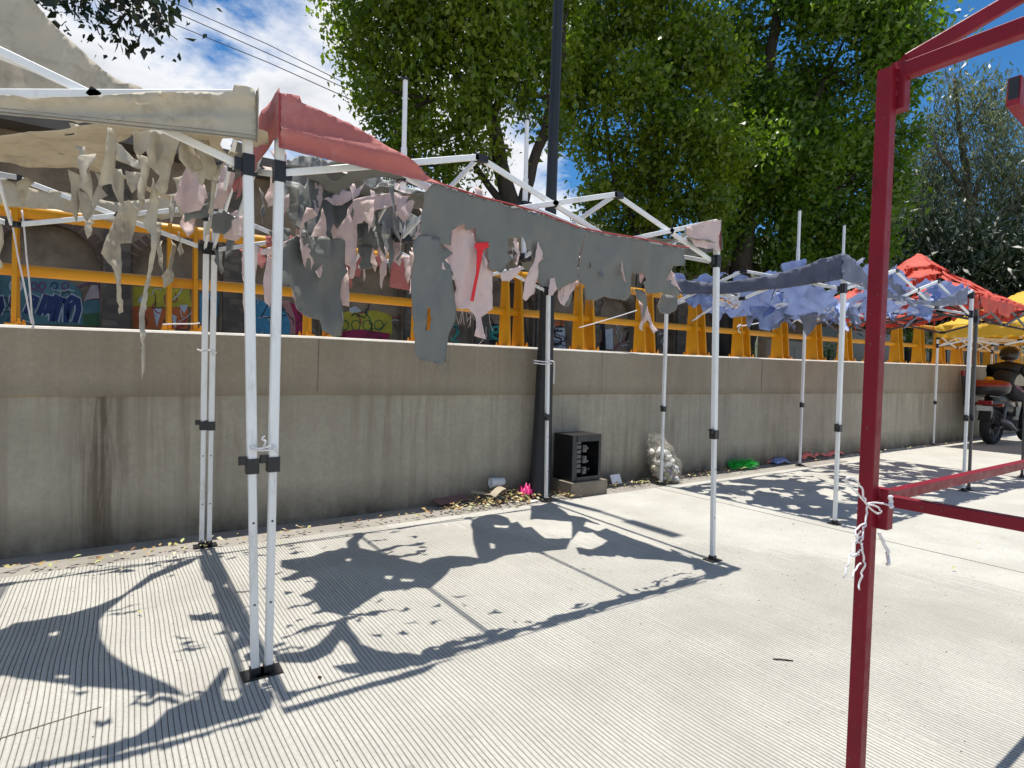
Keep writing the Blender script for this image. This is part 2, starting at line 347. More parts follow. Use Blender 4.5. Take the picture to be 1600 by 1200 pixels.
def strip(fn, m, name):
    V = []; F = []; k = len(fn(0))
    for x in xs: V += [(x, y, z) for (y, z) in fn(x)]
    for i in range(len(xs)-1):
        for j in range(k-1): a = i*k+j; F.append((a, a+k, a+k+1, a+1))
    return obj(name, V, F, m, wall)
wob = lambda x, z: .004*noise.noise(Vector((x*1.3, z*1.3, 2)))
strip(lambda x: [(2.332+wob(x, z), z) for z in (-.05, .25, .5, .8, 1.0)]+[(2.332+wob(x, 1), zmid(x)+.004)], 'wall_lower', 'lower_face')
strip(lambda x: [(2.45, zmid(x)-.002), (2.318, zmid(x)-.002), (2.306, zmid(x)+.012)]+[(2.306+wob(x, z), z) for z in (1.15, 1.3, 1.42)]+[(2.306, ztop(x)-.020)], 'wall_band', 'upper_band')
strip(lambda x: [(2.3062, ztop(x)-.020), (2.316, ztop(x)-.006+.002*noise.noise(Vector((x*6, 0, 3)))), (2.34, ztop(x)), (2.76, ztop(x)), (2.76, 1.0)], 'wall_cap', 'wall_top')
for x in (.86, 4.05, 7.2, 10.6, 14.1):     # vertical pour joints in the upper band
    mb = MB(); mb.bar((x, 2.3045, zmid(x)+.02), (x+.004, 2.3045, ztop(x)-.025), .005, .003, ch=0); mb.build('pour_joint', 'groove_dirt_shade', wall)

# ------------------------------------------------------------------ yellow railing
rail = thing('yellow_railing', 'yellow steel railing with tapered plate posts on top of the wall', 'railing', (5, 2.52, 1.54))
mb = MB(); mb.lathe([(.0, 0), (.011, 0), (.011, .012), (.0, .012)], (0, 0, 0)); 
for k in range(46):
    xc = -1.12+1.012*k
    for dx in ((-.085, .085) if k else (.05,)):
        x = xc+dx; z0 = ztop(x); m_ = MB()
        m_.prism([(2.405, z0+.012), (2.605, z0+.012), (2.575, z0+.80), (2.475, z0+.80)], lambda a, b, t_: (t_, a, b), x-.013, x+.013)
        p = m_.build('post_plate', 'yellow_paint', rail)
        if k < 16:
            m_ = MB(); m_.box((x-.005, 2.50, z0+.007), (.07, .27, .012)); m_.build('base_plate', 'yellow_paint', p)
            m_ = MB()
            for yy in (2.385, 2.615): m_ = MB(); m_.lathe([(0, .0), (.013, 0), (.013, .014), (.008, .015), (.008, .035), (0, .036)], (x-.03 if dx < 0 else x+.03, yy, z0+.012), seg=6); m_.build('anchor_bolt', 'yellow_paint', p)
for zr, r in ((.765, .046), (.372, .040)):
    mb = MB(); mb.tube([(x, 2.525, ztop(x)+zr) for x in np.linspace(-7, 46, 60)], r, 14); mb.build('rail_tube', 'yellow_paint', rail, smooth=True)

# ------------------------------------------------------------------ terrace + stone arcade building behind
mk('earth', (.13, .105, .075), .95, .3, 3, .5, 20, dirt=(.06, .08, .03), dirt_amt=.4, dscale=2)
V = []; F = []; nx_, ny_ = 50, 14
for i in range(nx_+1):
    for j in range(ny_+1):
        x = -40+i*2.6; y = 2.74+(j/ny_)**1.6*60; V.append((x, y, 1.40+.05*noise.noise(Vector((x, y, 0)))))
for i in range(nx_):
    for j in range(ny_): a = i*(ny_+1)+j; F.append((a, a+ny_+1, a+ny_+2, a+1))
structure(obj('terrace', V, F, 'earth', smooth=True))
def stonemat():
    t = NT('old_stone'); br = t.n.new('ShaderNodeTexBrick'); mp = t.n.new('ShaderNodeMapping'); mp.inputs['Rotation'].default_value = (math.radians(90), 0, 0)
    t.lk(t.geo.outputs['Position'], mp.inputs['Vector']); ad = t.n.new('ShaderNodeVectorMath'); t.lk(mp.outputs[0], ad.inputs[0])
    nz = t.n.new('ShaderNodeTexNoise'); nz.inputs['Scale'].default_value = 4; sc = t.n.new('ShaderNodeVectorMath'); sc.operation = 'SCALE'; sc.inputs['Scale'].default_value = .11
    t.lk(t.geo.outputs['Position'], nz.inputs['Vector']); t.lk(nz.outputs['Color'], sc.inputs[0]); t.lk(sc.outputs[0], ad.inputs[1]); t.lk(ad.outputs[0], br.inputs['Vector'])
    br.inputs['Scale'].default_value = 1.; br.inputs['Brick Width'].default_value = .30; br.inputs['Row Height'].default_value = .115; br.inputs['Mortar Size'].default_value = .014
    br.inputs['Color1'].default_value = (.17, .135, .10, 1); br.inputs['Color2'].default_value = (.085, .07, .055, 1); br.inputs['Mortar'].default_value = (.10, .088, .07, 1)
    c = t.mix(t.ramp(t.noise(1.3, 7, .6), [(.42, 0.), (.7, .75)]), br.outputs['Color'], (.05, .042, .034)); t.col(c); t.b.inputs['Roughness'].default_value = .95
    t.bump(t.mix(.5, br.outputs['Fac'], t.noise(20, 5, .6)), .6, .03); M['old_stone'] = t.m
stonemat(); mk('old_plaster', (.225, .17, .115), .95, .28, 1.6, .4, 25, dirt=(.05, .04, .03), dirt_amt=.45, dscale=1.2)
mk('roof_slab', (.13, .115, .10), .9, .25, 2, .3, 30); mk('old_brick', (.105, .068, .05), .95, .25, 5, .4, 30)
bld = thing('stone_arcade', 'old stone building with bricked-up arches and graffiti behind the yellow railing', 'building', (4, 8, 1.4))
FY = 8.0; per = 1.60; z0, zt, zs, R = 1.35, 4.42, 2.62, .60
for k in range(-4, 9):
    xa = -.52+k*per; xb = xa+per; mid = (xa+xb)/2
    arc = [(mid-R*math.cos(a), zs+R*math.sin(a)) for a in np.linspace(0, math.pi, 17)]
    m_ = MB(); m_.prism([(xa+.17, z0), (mid-R, z0)]+arc+[(mid+R, z0), (xb-.17, z0), (xb-.17, zt), (xa+.17, zt)], lambda a, b, t_: (a, t_, b), FY, FY+.30); m_.build('arch_bay', 'old_plaster', bld)
    m_ = MB()     # brick ring of the arch, slightly proud
    for i, a in enumerate(np.linspace(0.05, math.pi-.05, 19)):
        c_, s_ = math.cos(a), math.sin(a); rot = Matrix.Rotation(-(a-math.pi/2)+math.pi, 3, 'Y')
        m_.box((mid-(R+.075)*c_, FY+.018, zs+(R+.075)*s_), (.088, .05, .15), Matrix.Rotation(a-math.pi/2, 3, 'Y'))
    m_.build('arch_ring', 'old_brick', bld)
    m_ = MB(); m_.box((mid, FY+.24, (z0+zs+R)/2), (2*R+.02, .10, zs+R-z0)); m_.build('niche_wall', 'old_plaster', bld)
    m_ = MB(); m_.box((xa, FY+.07, (z0+zt)/2), (.338, .30, zt-z0)); m_.build('pilaster', 'old_stone', bld)
m_ = MB(); m_.box((4.2, FY+1.9, zt+.09), (22.5, 4.6, .16)); m_.box((4.2, FY-.28, zt+.20), (22.4, .18, .10)); m_.build('roof', 'roof_slab', bld)
m_ = MB(); m_.box((4.2, FY+2.4, 2.9), (20.6, 4.0, 2.9)); m_.build('rear_wall', 'old_plaster', bld)
# graffiti: flat paint, traced on the niche walls and pilasters
for nm, c in (('teal', (.055, .13, .14)), ('navy', (.012, .03, .10)), ('chalk', (.33, .36, .38)), ('plum', (.10, .03, .10)), ('leaf_green', (.035, .09, .04)), ('lemon', (.30, .26, .02)), ('orange', (.34, .085, .02)),
              ('sky_paint', (.04, .17, .27)), ('rose', (.30, .15, .14)), ('crimson', (.22, .012, .05)), ('ink', (.012, .011, .012)), ('mint', (.03, .20, .155)), ('skin', (.22, .12, .075)), ('lip', (.26, .03, .03)), ('pale_pink', (.34, .27, .27))):
    c = tuple(min(.8, q*1.25) for q in c); mk('graffiti_'+nm, c, .75, .22, 5, dirt=tuple(q*.45 for q in c), dirt_amt=.35, dscale=3)
GL = [0]
def gpoly(pts, col, lay, Yp=FY+.18):
    m_ = MB(); yy = Yp-.004*lay-.006; P = [at(u, v, 'Y', yy) for u, v in pts]; m_.add(P+[p+Vector((0, .003, 0)) for p in P], [tuple(range(len(P)))]+[(i, (i+1) % len(P), len(P)+(i+1) % len(P), len(P)+i) for i in range(len(P))])
    return m_.build('graffiti', 'graffiti_'+col, bld)
def gstroke(pts, w_, col, lay, Yp=FY+.18, closed=False):
    P = pts+[pts[0]] if closed else pts; n = len(P); A = []; B = []
    for i in range(n):
        a, b = P[max(0, i-1)], P[min(n-1, i+1)]
        if closed and i in (0, n-1): a, b = P[n-2], P[1]
        d = math.hypot(b[0]-a[0], b[1]-a[1]) or 1; nx_, ny_ = -(b[1]-a[1])/d, (b[0]-a[0])/d
        A.append((P[i][0]+nx_*w_/2, P[i][1]+ny_*w_/2)); B.append((P[i][0]-nx_*w_/2, P[i][1]-ny_*w_/2))
    yy = Yp-.004*lay-.006; V = [at(u, v, 'Y', yy) for u, v in A+B]; m_ = MB(); m_.add(V, [(i, i+1, n+i+1, n+i) for i in range(n-1)]); return m_.build('graffiti', 'graffiti_'+col, bld, fix=False)
c1 = lambda L_: [(u/6.667, 400+v/6.667) for u, v in L_]
c2 = lambda L_: [(200+u/5, 430+v/5) for u, v in L_]
gpoly(c1([(-300, 240), (0, 190), (150, 200), (240, 245), (340, 222), (480, 210), (650, 230), (780, 300), (850, 380), (865, 720), (-300, 700)]), 'teal', 0)
for st in ([(-60, 460), (10, 440), (20, 520), (-20, 600)], [(140, 410), (120, 500), (150, 600), (190, 560)], [(265, 600), (310, 500), (330, 410), (385, 440), (350, 540)], [(400, 610), (440, 520), (480, 410), (530, 430), (500, 560), (450, 600)], [(540, 680), (560, 540), (590, 410), (640, 440), (600, 560), (570, 680)], [(690, 690), (690, 560), (700, 470), (750, 430), (810, 460), (820, 560), (780, 690)]):
    gstroke(c1(st), 13.5, 'chalk', 1); gstroke(c1(st), 9.0, 'navy', 2)
gstroke(c1([(700, 660), (730, 520), (790, 470)]), 7, 'navy', 2)
for cx_ in (350, 440, 565, 680): gstroke(c1([(cx_+34*math.cos(a), 312+36*math.sin(a)) for a in np.linspace(0, 6.28, 11)[:-1]]), 2.4, 'plum' if cx_ != 565 else 'navy', 2, closed=True)
gstroke(c1([(165+62*math.cos(a), 312+62*math.sin(a)) for a in np.linspace(0, 6.28, 13)[:-1]]), 4, 'chalk', 2, closed=True)
gpoly(c1([(955, 300), (1020, 305), (1045, 440), (960, 445), (870, 470), (900, 400)]), 'pale_pink', 1); gpoly(c1([(865, 470), (1045, 450), (1045, 590), (860, 600)]), 'teal', 1); gpoly(c1([(865, 600), (1050, 590), (1055, 730), (865, 730)]), 'leaf_green', 1)
gstroke(c1([(800, 330), (870, 300), (960, 270), (1035, 290), (1050, 580)]), 2, 'plum', 2)
gpoly(c2([(10, 85), (310, 100), (480, 110), (500, 250), (30, 245)]), 'lemon', 0); gpoly(c2([(35, 240), (150, 245), (250, 270), (330, 250), (470, 250), (470, 420), (35, 420)]), 'orange', 1)
for tr in ([(75, 215), (100, 150), (130, 215)], [(195, 260), (265, 262), (225, 410)], [(80, 300), (125, 300), (110, 400)], [(400, 235), (470, 230), (440, 300)], [(330, 300), (380, 320), (370, 420)]): gpoly(c2(tr), 'chalk', 2)
gpoly(c2([(560, 150), (640, 140), (715, 150), (700, 300), (690, 380), (640, 380), (560, 360)]), 'sky_paint', 0); gpoly(c2([(600, 200), (660, 180), (690, 300), (640, 400)]), 'ink', 1)
gpoly(c2([(920, 190), (1000, 185), (1100, 215), (1190, 225), (1240, 300), (1270, 370), (1265, 460), (920, 460)]), 'sky_paint', 0); gpoly(c2([(1195, 200), (1260, 195), (1300, 300), (1310, 360), (1310, 460), (1265, 460), (1268, 370), (1240, 300)]), 'rose', 1)
gpoly(c2([(1265, 215), (1330, 230), (1380, 330), (1395, 460), (1310, 460), (1305, 330)]), 'crimson', 2); gstroke(c2([(1100, 215), (1040, 330), (1110, 330), (1240, 310)]), 1.6, 'ink', 3)
gpoly([(532, 490), (545, 486), (570, 488), (585, 484), (612, 492), (613, 520), (605, 530), (532, 530)], 'lemon', 0); gpoly([(532, 518), (560, 514), (610, 521), (605, 533), (532, 533)], 'crimson', 1)
for i in range(4): gstroke([(538+i*18+7*math.cos(a), 508+8*math.sin(a)) for a in np.linspace(0, 6.28, 9)[:-1]], 1.6, 'leaf_green', 2, closed=True)
gpoly([(545, 482), (556, 478), (566, 487), (548, 489)], 'chalk', 1)
for st in ([(700, 512), (712, 508), (716, 520), (706, 532), (716, 534)], [(748, 508), (748, 526), (756, 531), (764, 526), (764, 508)], [(770, 520), (780, 518), (778, 510), (770, 512), (769, 526), (780, 531)]): gstroke(st, 5, 'mint', 1)
gpoly([(740, 505), (782, 506), (782, 540), (740, 538)], 'ink', 0, FY+.19)
gpoly([(862, 506), (882, 502), (884, 545), (862, 543)], 'chalk', 0); gpoly([(866, 503), (882, 500), (882, 510), (867, 512)], 'orange', 1); gstroke([(878, 517), (868, 517), (867, 526), (877, 529), (876, 538), (865, 538)], 3, 'ink', 2)
gpoly([(914, 506), (945, 506), (946, 548), (914, 546)], 'ink', 0); gpoly([(924, 512), (934, 509), (940, 516), (941, 530), (934, 543), (928, 541), (923, 530)], 'skin', 1); gpoly([(928, 533), (932, 531), (936, 533), (932, 536)], 'lip', 2)
gpoly([(925, 520), (929, 519), (930, 521), (926, 522)], 'ink', 2); gpoly([(934, 519), (939, 519), (938, 522), (935, 521)], 'ink', 2)
gpoly([(946, 515), (957, 513), (958, 546), (947, 545)], 'chalk', 0, FY-.02)
for st, c in (([(975, 515), (985, 512), (978, 530), (986, 540)], 'ink'), ([(1052, 520), (1060, 516), (1053, 530), (1061, 538), (1052, 543)], 'crimson'), ([(1030, 522), (1040, 520), (1033, 535), (1042, 545)], 'chalk'), ([(1092, 526), (1100, 522), (1096, 540), (1106, 545)], 'rose'), ([(650, 505), (630, 515), (648, 525), (628, 530)], 'chalk'), ([(1085, 530), (1112, 540), (1088, 548)], 'chalk')): gstroke(st, 3.2, c, 1)

random.seed(21)
for (u0, u1, v0, v1, cols) in ((0, 125, 440, 500, ('ink', 'chalk', 'plum')), (205, 300, 452, 515, ('ink', 'chalk', 'crimson')), (385, 478, 470, 520, ('ink', 'chalk')), (532, 612, 488, 528, ('ink', 'crimson', 'leaf_green')), (625, 660, 500, 530, ('chalk', 'ink')), (700, 782, 505, 535, ('ink', 'mint')), (862, 884, 505, 542, ('ink',)), (960, 1110, 515, 545, ('chalk', 'ink', 'crimson', 'sky_paint'))):
    for k in range(11):
        u, v = random.uniform(u0, u1), random.uniform(v0, v1); a = random.uniform(0, 6.28); P = []
        for q in range(9): P.append((u, v)); a += random.uniform(-.9, .9); u += 3.4*math.cos(a); v += 3.0*math.sin(a)
        gstroke(P, random.uniform(.9, 1.9), random.choice(cols), 3+k % 3)
random.seed(7)
# ------------------------------------------------------------------ hill
def hillmat():
    t = NT('hill_scrub'); c = t.ramp(t.noise(.06, 9, .68), [(.32, (.075, .105, .05)), (.5, (.125, .135, .085)), (.66, (.17, .155, .12))])
    c = t.mix(t.ramp(t.noise(.55, 6, .7), [(.52, 0.), (.62, .8)]), c, (.035, .055, .025)); c = t.mix(t.ramp(t.noise(.03, 6, .6, (1, 1, 2.2), ofs=(20, 4, 0)), [(.57, 0.), (.66, .8)]), c, (.13, .115, .12))
    t.col(c); t.b.inputs['Roughness'].default_value = 1; t.bump(t.noise(.4, 6, .7), 1., 2.); M['hill_scrub'] = t.m
hillmat(); V = []; F = []; na, nr = 90, 26
for i in range(na+1):
    az = math.radians(-75+i*(190/na))
    for j in range(nr+1):
        d = 70+j*9.5; x = CAM.x+d*math.sin(az); y = CAM.y+d*math.cos(az)
        h = 62*max(0, min(1, (d-75)/150))**1.1*(.86+.22*math.sin(az*3.1+.9)+.30*noise.noise(Vector((x*.008, y*.008, 5))))+9*noise.noise(Vector((x*.03, y*.03, 1)))+4*noise.noise(Vector((x*.09, y*.09, 2)))*min(1, (d-70)/60)
        V.append((x, y, 1.0+max(-1, h*(1 if y > 12 else max(0, (y+40)/52)))))
for i in range(na):
    for j in range(nr): a = i*(nr+1)+j; F.append((a, a+nr+1, a+nr+2, a+1))
structure(obj('hill', V, F, 'hill_scrub', smooth=True))

# ------------------------------------------------------------------ trees
leafmat('leaf_broad', (.048, .105, .009), (.250, .310, .028), .48, .30); leafmat('leaf_deep', (.034, .095, .009), (.175, .260, .026), .46, .30)
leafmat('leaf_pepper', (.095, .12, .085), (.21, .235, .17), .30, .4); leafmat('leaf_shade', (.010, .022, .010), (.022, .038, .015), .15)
mk('bark', (.05, .038, .029), .95, .35, 9, .8, 40, stretch=(1, 1, .3)); mk('bark_pale', (.14, .115, .09), .95, .3, 9, .8, 40, stretch=(1, 1, .3))
def leaves(clumps, dens, size, aspect=.62, droop=.3, hollow=.55, flat=.9, sub=9, split=1):
    """leaf-sized kites spread in twig tufts through each clump (gaps between the tufts)"""
    C_ = []; 
    if split > 1:        # boughs inside each clump, with gaps between them
        big = clumps; clumps = []
        for (c, r) in big:
            for _ in range(split):
                d = rng.normal(size=3); d /= np.linalg.norm(d); clumps.append((np.array(c)+d*r*(.35+.5*rng.random())*np.array([1, 1, .9]), r*rng.uniform(.30, .50)))
    for (c, r) in clumps:
        n = max(3, int(dens*r*r)); nt = max(3, n//sub)
        d = rng.normal(size=(nt, 3)); d /= np.linalg.norm(d, axis=1)[:, None]
        rad = (hollow+(1-hollow)*rng.random(nt)**.7)*(1+.28*rng.normal(size=nt))
        tc_ = np.array(c)+d*rad[:, None]*r*np.array([1, 1, flat])
        q = np.repeat(tc_, sub, 0)+rng.normal(size=(nt*sub, 3))*(size*1.55); C_.append(q)
    P = np.concatenate(C_); n = len(P)
    a = rng.normal(size=(n, 3)); a[:, 2] -= droop*2; a /= np.linalg.norm(a, axis=1)[:, None]
    b = np.cross(a, rng.normal(size=(n, 3))); b /= np.linalg.norm(b, axis=1)[:, None]
    nn = np.cross(a, b); s = size*(.45+1.0*rng.random(n)**1.3)[:, None]
    V = np.stack([P-a*s*.55, P+b*s*aspect*.5-a*s*.08+nn*s*.10, P+a*s*.6, P-b*s*aspect*.5-a*s*.08+nn*s*.10], 1).reshape(-1, 3)
    return V, np.arange(n*4).reshape(-1, 4)
def pp(u, v, d): return CAM+ray(u, v)*d
def tree(name, label, depth, stems, clumps, dens, size, leaf, bark='bark', group='trees beyond the wall', jit=.9, br=1., **k):
    """stems: [(pixel path, base radius)], clumps: (u, v, pixel radius) in the photo, spread over real depth"""
    b = pp(*stems[0][0][0], depth); t = thing(name, label, 'tree', (b.x, b.y, 1.4), group); m_ = MB(); tips = []
    for si, (path, r0) in enumerate(stems):
        P = [pp(u, v, depth) for u, v in path]
        if si == 0: P[0].z = 1.3
        Q = []
        for i in range(len(P)-1):
            for s_ in range(6): q = P[i].lerp(P[i+1], s_/6); Q.append(q+Vector((noise.noise(q*1.1), noise.noise(q*1.1+Vector((7, 0, 0))), 0))*.12*(1 if i or s_ else 0))
        Q.append(P[-1]); m_.tube(Q, [max(.012, r0*(1-.82*i/(len(Q)-1))) for i in range(len(Q))], 9); tips += Q[6::3]
    CL = []
    for (u, v, r) in clumps:
        c = pp(u, v, depth); rr = r*depth/FPX; c = c+FW*random.uniform(-jit, jit)*rr*1.1; CL.append((c, rr))
        s_ = min(tips, key=lambda q: (q-c).length); e = c+Vector((random.uniform(-.2, .2), 0, rr*.5)); mid = s_.lerp(e, .5)+Vector((random.uniform(-.2, .2), random.uniform(-.2, .2), -.12))
        m_.tube([s_, s_.lerp(mid, .6)+Vector((0, 0, -.04)), mid, e], [.05*br, .04*br, .03*br, .01*br], 6)
        for _ in range(4):
            d_ = Vector((random.gauss(0, 1), random.gauss(0, 1), random.gauss(0, .8))).normalized()*rr*.95; m_.tube([c.lerp(e, random.random()*.3), c+d_*.5+Vector((0, 0, .05)), c+d_], [.022*br, .014*br, .005*br], 5)
    m_.build('trunk', bark, t, smooth=True)
    V, F = leaves(CL, dens, size, **k); o = npobj('crown', V, F, leaf, t); o['kind'] = 'stuff'; return t
tree('broadleaf_tree', 'leafy green tree left of the dark lamp post, trunk behind the tent poles', 13.0,
     [([(812, 520), (800, 330), (768, 190), (742, 60), (720, -120)], .26), ([(803, 350), (850, 210), (878, 90), (890, -60)], .15), ([(795, 330), (735, 250), (690, 150)], .10), ([(770, 200), (690, 90), (640, 10)], .09), ([(768, 190), (810, 90), (830, -40)], .10)],
     [(585, 35, 72), (572, 105, 52), (640, 75, 70), (632, 150, 62), (600, 200, 22), (700, 40, 82), (705, 125, 75), (655, 225, 46), (610, 262, 16), (770, 70, 80), (765, 150, 62), (725, 215, 55), (700, 275, 34), (830, 60, 60), (822, 150, 44), (765, 250, 40), (850, 20, 50), (620, -50, 85), (720, -70, 105), (830, -80, 100), (760, -190, 120), (640, -160, 90), (872, 105, 44), (868, 200, 34), (885, -10, 50), (540, 70, 26), (548, 20, 30), (590, 160, 24), (640, 275, 22)], 1250, .125, 'leaf_broad', split=12)
tree('broadleaf_tree', 'dense green tree just right of the dark lamp post, in the middle of the treeline', 15.0,
     [([(1012, 560), (1010, 420), (1020, 300), (1030, 150), (1040, -60)], .24), ([(1012, 400), (960, 280), (940, 160)], .12), ([(1018, 310), (1080, 200), (1100, 60)], .12)],
     [(925, 50, 66), (915, 130, 56), (985, 55, 62), (970, 185, 66), (925, 225, 36), (1045, 60, 66), (1040, 170, 78), (1000, 255, 60), (955, 300, 42), (1075, 250, 66), (1035, 320, 56), (985, 352, 40), (1095, 125, 56), (1095, 330, 48), (1050, 385, 36), (940, -60, 90), (1060, -70, 110), (1000, -190, 130), (1110, 20, 34), (930, 330, 30), (1000, 400, 34), (1090, 400, 36), (1120, 190, 46), (1125, 95, 30), (1130, 260, 40), (885, 175, 36), (890, 80, 40)], 1300, .135, 'leaf_broad', split=12)
tree('broadleaf_tree', 'tall dense green tree left of the red post, with dark forked trunk low down', 16.5,
     [([(1150, 590), (1148, 470), (1160, 380), (1190, 240), (1210, 40), (1220, -120)], .40), ([(1135, 600), (1125, 470), (1105, 370), (1085, 300)], .26), ([(1165, 580), (1185, 450), (1235, 370), (1300, 300)], .22), ([(1180, 300), (1260, 180), (1320, 60)], .15)],
     [(1165, 100, 42), (1195, 165, 70), (1180, 30, 44), (1255, 50, 76), (1270, 140, 84), (1345, 40, 66), (1392, 20, 40), (1350, 130, 76), (1405, 95, 28), (1395, 160, 30), (1210, 250, 74), (1285, 240, 80), (1355, 225, 62), (1150, 285, 52), (1225, 325, 60), (1300, 320, 66), (1372, 300, 46), (1330, 372, 52), (1265, 385, 48), (1190, 365, 36), (1270, -60, 110), (1370, -50, 60), (1200, -90, 90), (1290, -200, 120), (1420, 215, 12), (1150, 350, 40), (1220, 410, 40), (1300, 420, 40), (1380, 380, 40), (1110, 390, 30), (1135, 215, 40), (1410, 55, 24), (1425, 20, 20), (1400, 250, 30), (1425, 130, 14)], 1350, .145, 'leaf_deep', split=12)
tree('pepper_tree', 'grey-green drooping pepper tree against the sky right of the red post', 24.0,
     [([(1525, 560), (1520, 420), (1512, 300), (1500, 200), (1490, 125)], .26), ([(1515, 330), (1550, 230), (1565, 190)], .12), ([(1512, 300), (1465, 240), (1450, 200)], .12), ([(1520, 400), (1590, 310), (1640, 280)], .14)],
     [(1495, 140, 24), (1505, 185, 40), (1470, 200, 30), (1545, 205, 30), (1480, 255, 46), (1530, 265, 46), (1575, 290, 40), (1450, 300, 44), (1505, 325, 58), (1560, 350, 56), (1445, 360, 50), (1600, 340, 46), (1640, 300, 50), (1500, 400, 60), (1570, 420, 60), (1640, 390, 60), (1690, 330, 50)], 1250, .25, 'leaf_pepper', 'bark_pale', aspect=.22, droop=.9, hollow=.25, sub=14, flat=1.15)
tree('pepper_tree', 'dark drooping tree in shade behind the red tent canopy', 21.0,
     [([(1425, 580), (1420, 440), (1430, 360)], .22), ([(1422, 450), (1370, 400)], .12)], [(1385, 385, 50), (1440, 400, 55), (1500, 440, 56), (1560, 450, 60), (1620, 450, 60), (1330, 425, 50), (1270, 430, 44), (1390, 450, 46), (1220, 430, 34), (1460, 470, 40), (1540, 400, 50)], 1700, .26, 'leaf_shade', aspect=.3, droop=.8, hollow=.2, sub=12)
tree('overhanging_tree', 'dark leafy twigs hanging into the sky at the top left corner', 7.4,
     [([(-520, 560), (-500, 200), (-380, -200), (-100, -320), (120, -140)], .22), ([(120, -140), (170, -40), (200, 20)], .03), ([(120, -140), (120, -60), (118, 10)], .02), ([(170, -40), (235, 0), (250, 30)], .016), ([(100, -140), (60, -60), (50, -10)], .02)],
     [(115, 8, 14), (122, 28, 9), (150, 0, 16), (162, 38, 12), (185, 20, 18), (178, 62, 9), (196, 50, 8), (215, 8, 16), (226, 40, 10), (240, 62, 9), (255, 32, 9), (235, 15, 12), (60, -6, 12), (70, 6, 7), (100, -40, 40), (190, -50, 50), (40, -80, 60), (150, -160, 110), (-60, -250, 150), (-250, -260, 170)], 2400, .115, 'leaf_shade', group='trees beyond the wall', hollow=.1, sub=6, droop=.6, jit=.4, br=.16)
# clipped hedge and pale garden wall behind the railing on the right
mk('pale_wall', (.38, .36, .32), .9, .15, 2, .2, 30); mk('dark_glass', (.012, .014, .018), .25, .2, 3)
gw = thing('garden_wall', 'pale wall with a small gate seen through the railing right of the arcade', 'wall', (14.6, 8.6, 1.4))
a, b = at(1205, 520, 'Y', 9.0), at(1275, 520, 'Y', 9.0); m_ = MB(); m_.box(((a.x+b.x)/2, 9.05, 1.85), (b.x-a.x, .2, 1.5)); m_.build('wall_panel', 'pale_wall', gw)
m_ = MB(); m_.box((b.x-.5, 8.9, 2.2), (.22, .22, 2.2)); m_.build('gate_post', 'pale_wall', gw)
for k in range(3): m_ = MB(); m_.box((a.x+.45+k*.62, 8.945, 1.95), (.50, .03, .85)); m_.build('gate_panel', 'pale_wall', gw)
lb = thing('long_building', 'dark low building with wide black windows seen through the railing on the right', 'building', (28, 9, 1.4))
m_ = MB(); m_.box((33, 10.2, 2.9), (24, 2.0, 3.1)); m_.build('wall', 'old_plaster', lb)
m_ = MB(); m_.box((33, 9.9, 4.55), (24.6, 3.0, .2)); m_.build('roof', 'roof_slab', lb)
for k in range(9): m_ = MB(); m_.box((22.4+k*2.6, 9.19, 2.55), (2.1, .06, 1.5)); m_.build('window', 'dark_glass', lb)
for i, (u, v, r, lab) in enumerate(((1422, 526, 14, 'round clipped green bush behind the railing beside the red post'), (1455, 536, 12, 'low clipped green bush behind the railing left of the yellow tent leg'), (1295, 545, 16, 'dark bush behind the railing near the blue tent front leg'), (1160, 540, 14, 'bush at the foot of the forked tree trunk behind the railing'))):
    c = pp(u, v, 15.5); t = thing('clipped_bush', lab, 'bush', (c.x, c.y, 1.4), 'bushes behind the railing'); rr = r*15.5/FPX
    V, F = leaves([(c, rr), (c+Vector((0, 0, -rr)), rr)], 2600, .06); o = npobj('foliage', V, F, 'leaf_deep', t); o['kind'] = 'stuff'
    m_ = MB(); m_.tube([(c.x, c.y, 1.35), c], .03, 6); m_.build('stem', 'bark', t)

# ------------------------------------------------------------------ overhead cables
mk('cable', (.03, .03, .032), .6)
for i, (pts, lab) in enumerate((([(100, -72), (262, 0), (420, 70), (575, 148), (760, 250)], 'highest thin black overhead cable crossing the clouds'), ([(90, -62), (258, 12), (420, 84), (580, 156), (760, 262)], 'middle thin black overhead cable crossing the clouds'), ([(80, -40), (268, 36), (420, 98), (585, 172), (760, 280)], 'lowest thin black overhead cable crossing the clouds'))):
    m_ = MB(); m_.tube([pp(u, v, 17) for u, v in pts], .0125, 6); tag(m_.build('overhead_cable', 'cable', smooth=True), lab, 'cable', 'overhead cables')

# ------------------------------------------------------------------ lamp post
lp = thing('street_lamp', 'tall dark tapered lamp post standing against the wall', 'lamp post', (3.10, 2.16, 0))
m_ = MB(); prof = [(0.0, -.01), (.118, -.01), (.118, .02), (.115, .03), (.096, .8), (.082, 1.5), (.068, 2.3), (.055, 3.2), (.052, 5), (.045, 7.4), (0, 7.41)]
V0 = (3.10, 2.165, 0); m_.lathe(prof, V0, seg=28); o = m_.build('pole', 'lamp_post_paint', lp, smooth=True); o.modifiers.new('es', 'EDGE_SPLIT')
for vv in o.data.vertices: vv.co.x += .014*max(0, vv.co.z)**1.0
m_ = MB(); m_.tube([(3.20, 2.165, 7.2), (3.20, 1.95, 7.35), (3.19, 1.75, 7.38)], .03, 10); m_.build('arm', 'lamp_post_paint', lp, smooth=True)
m_ = MB(); m_.box((3.19, 1.50, 7.38), (.14, .56, .05)); m_.box((3.19, 1.62, 7.42), (.10, .26, .05)); m_.build('lamp_head', 'lamp_post_paint', lp)
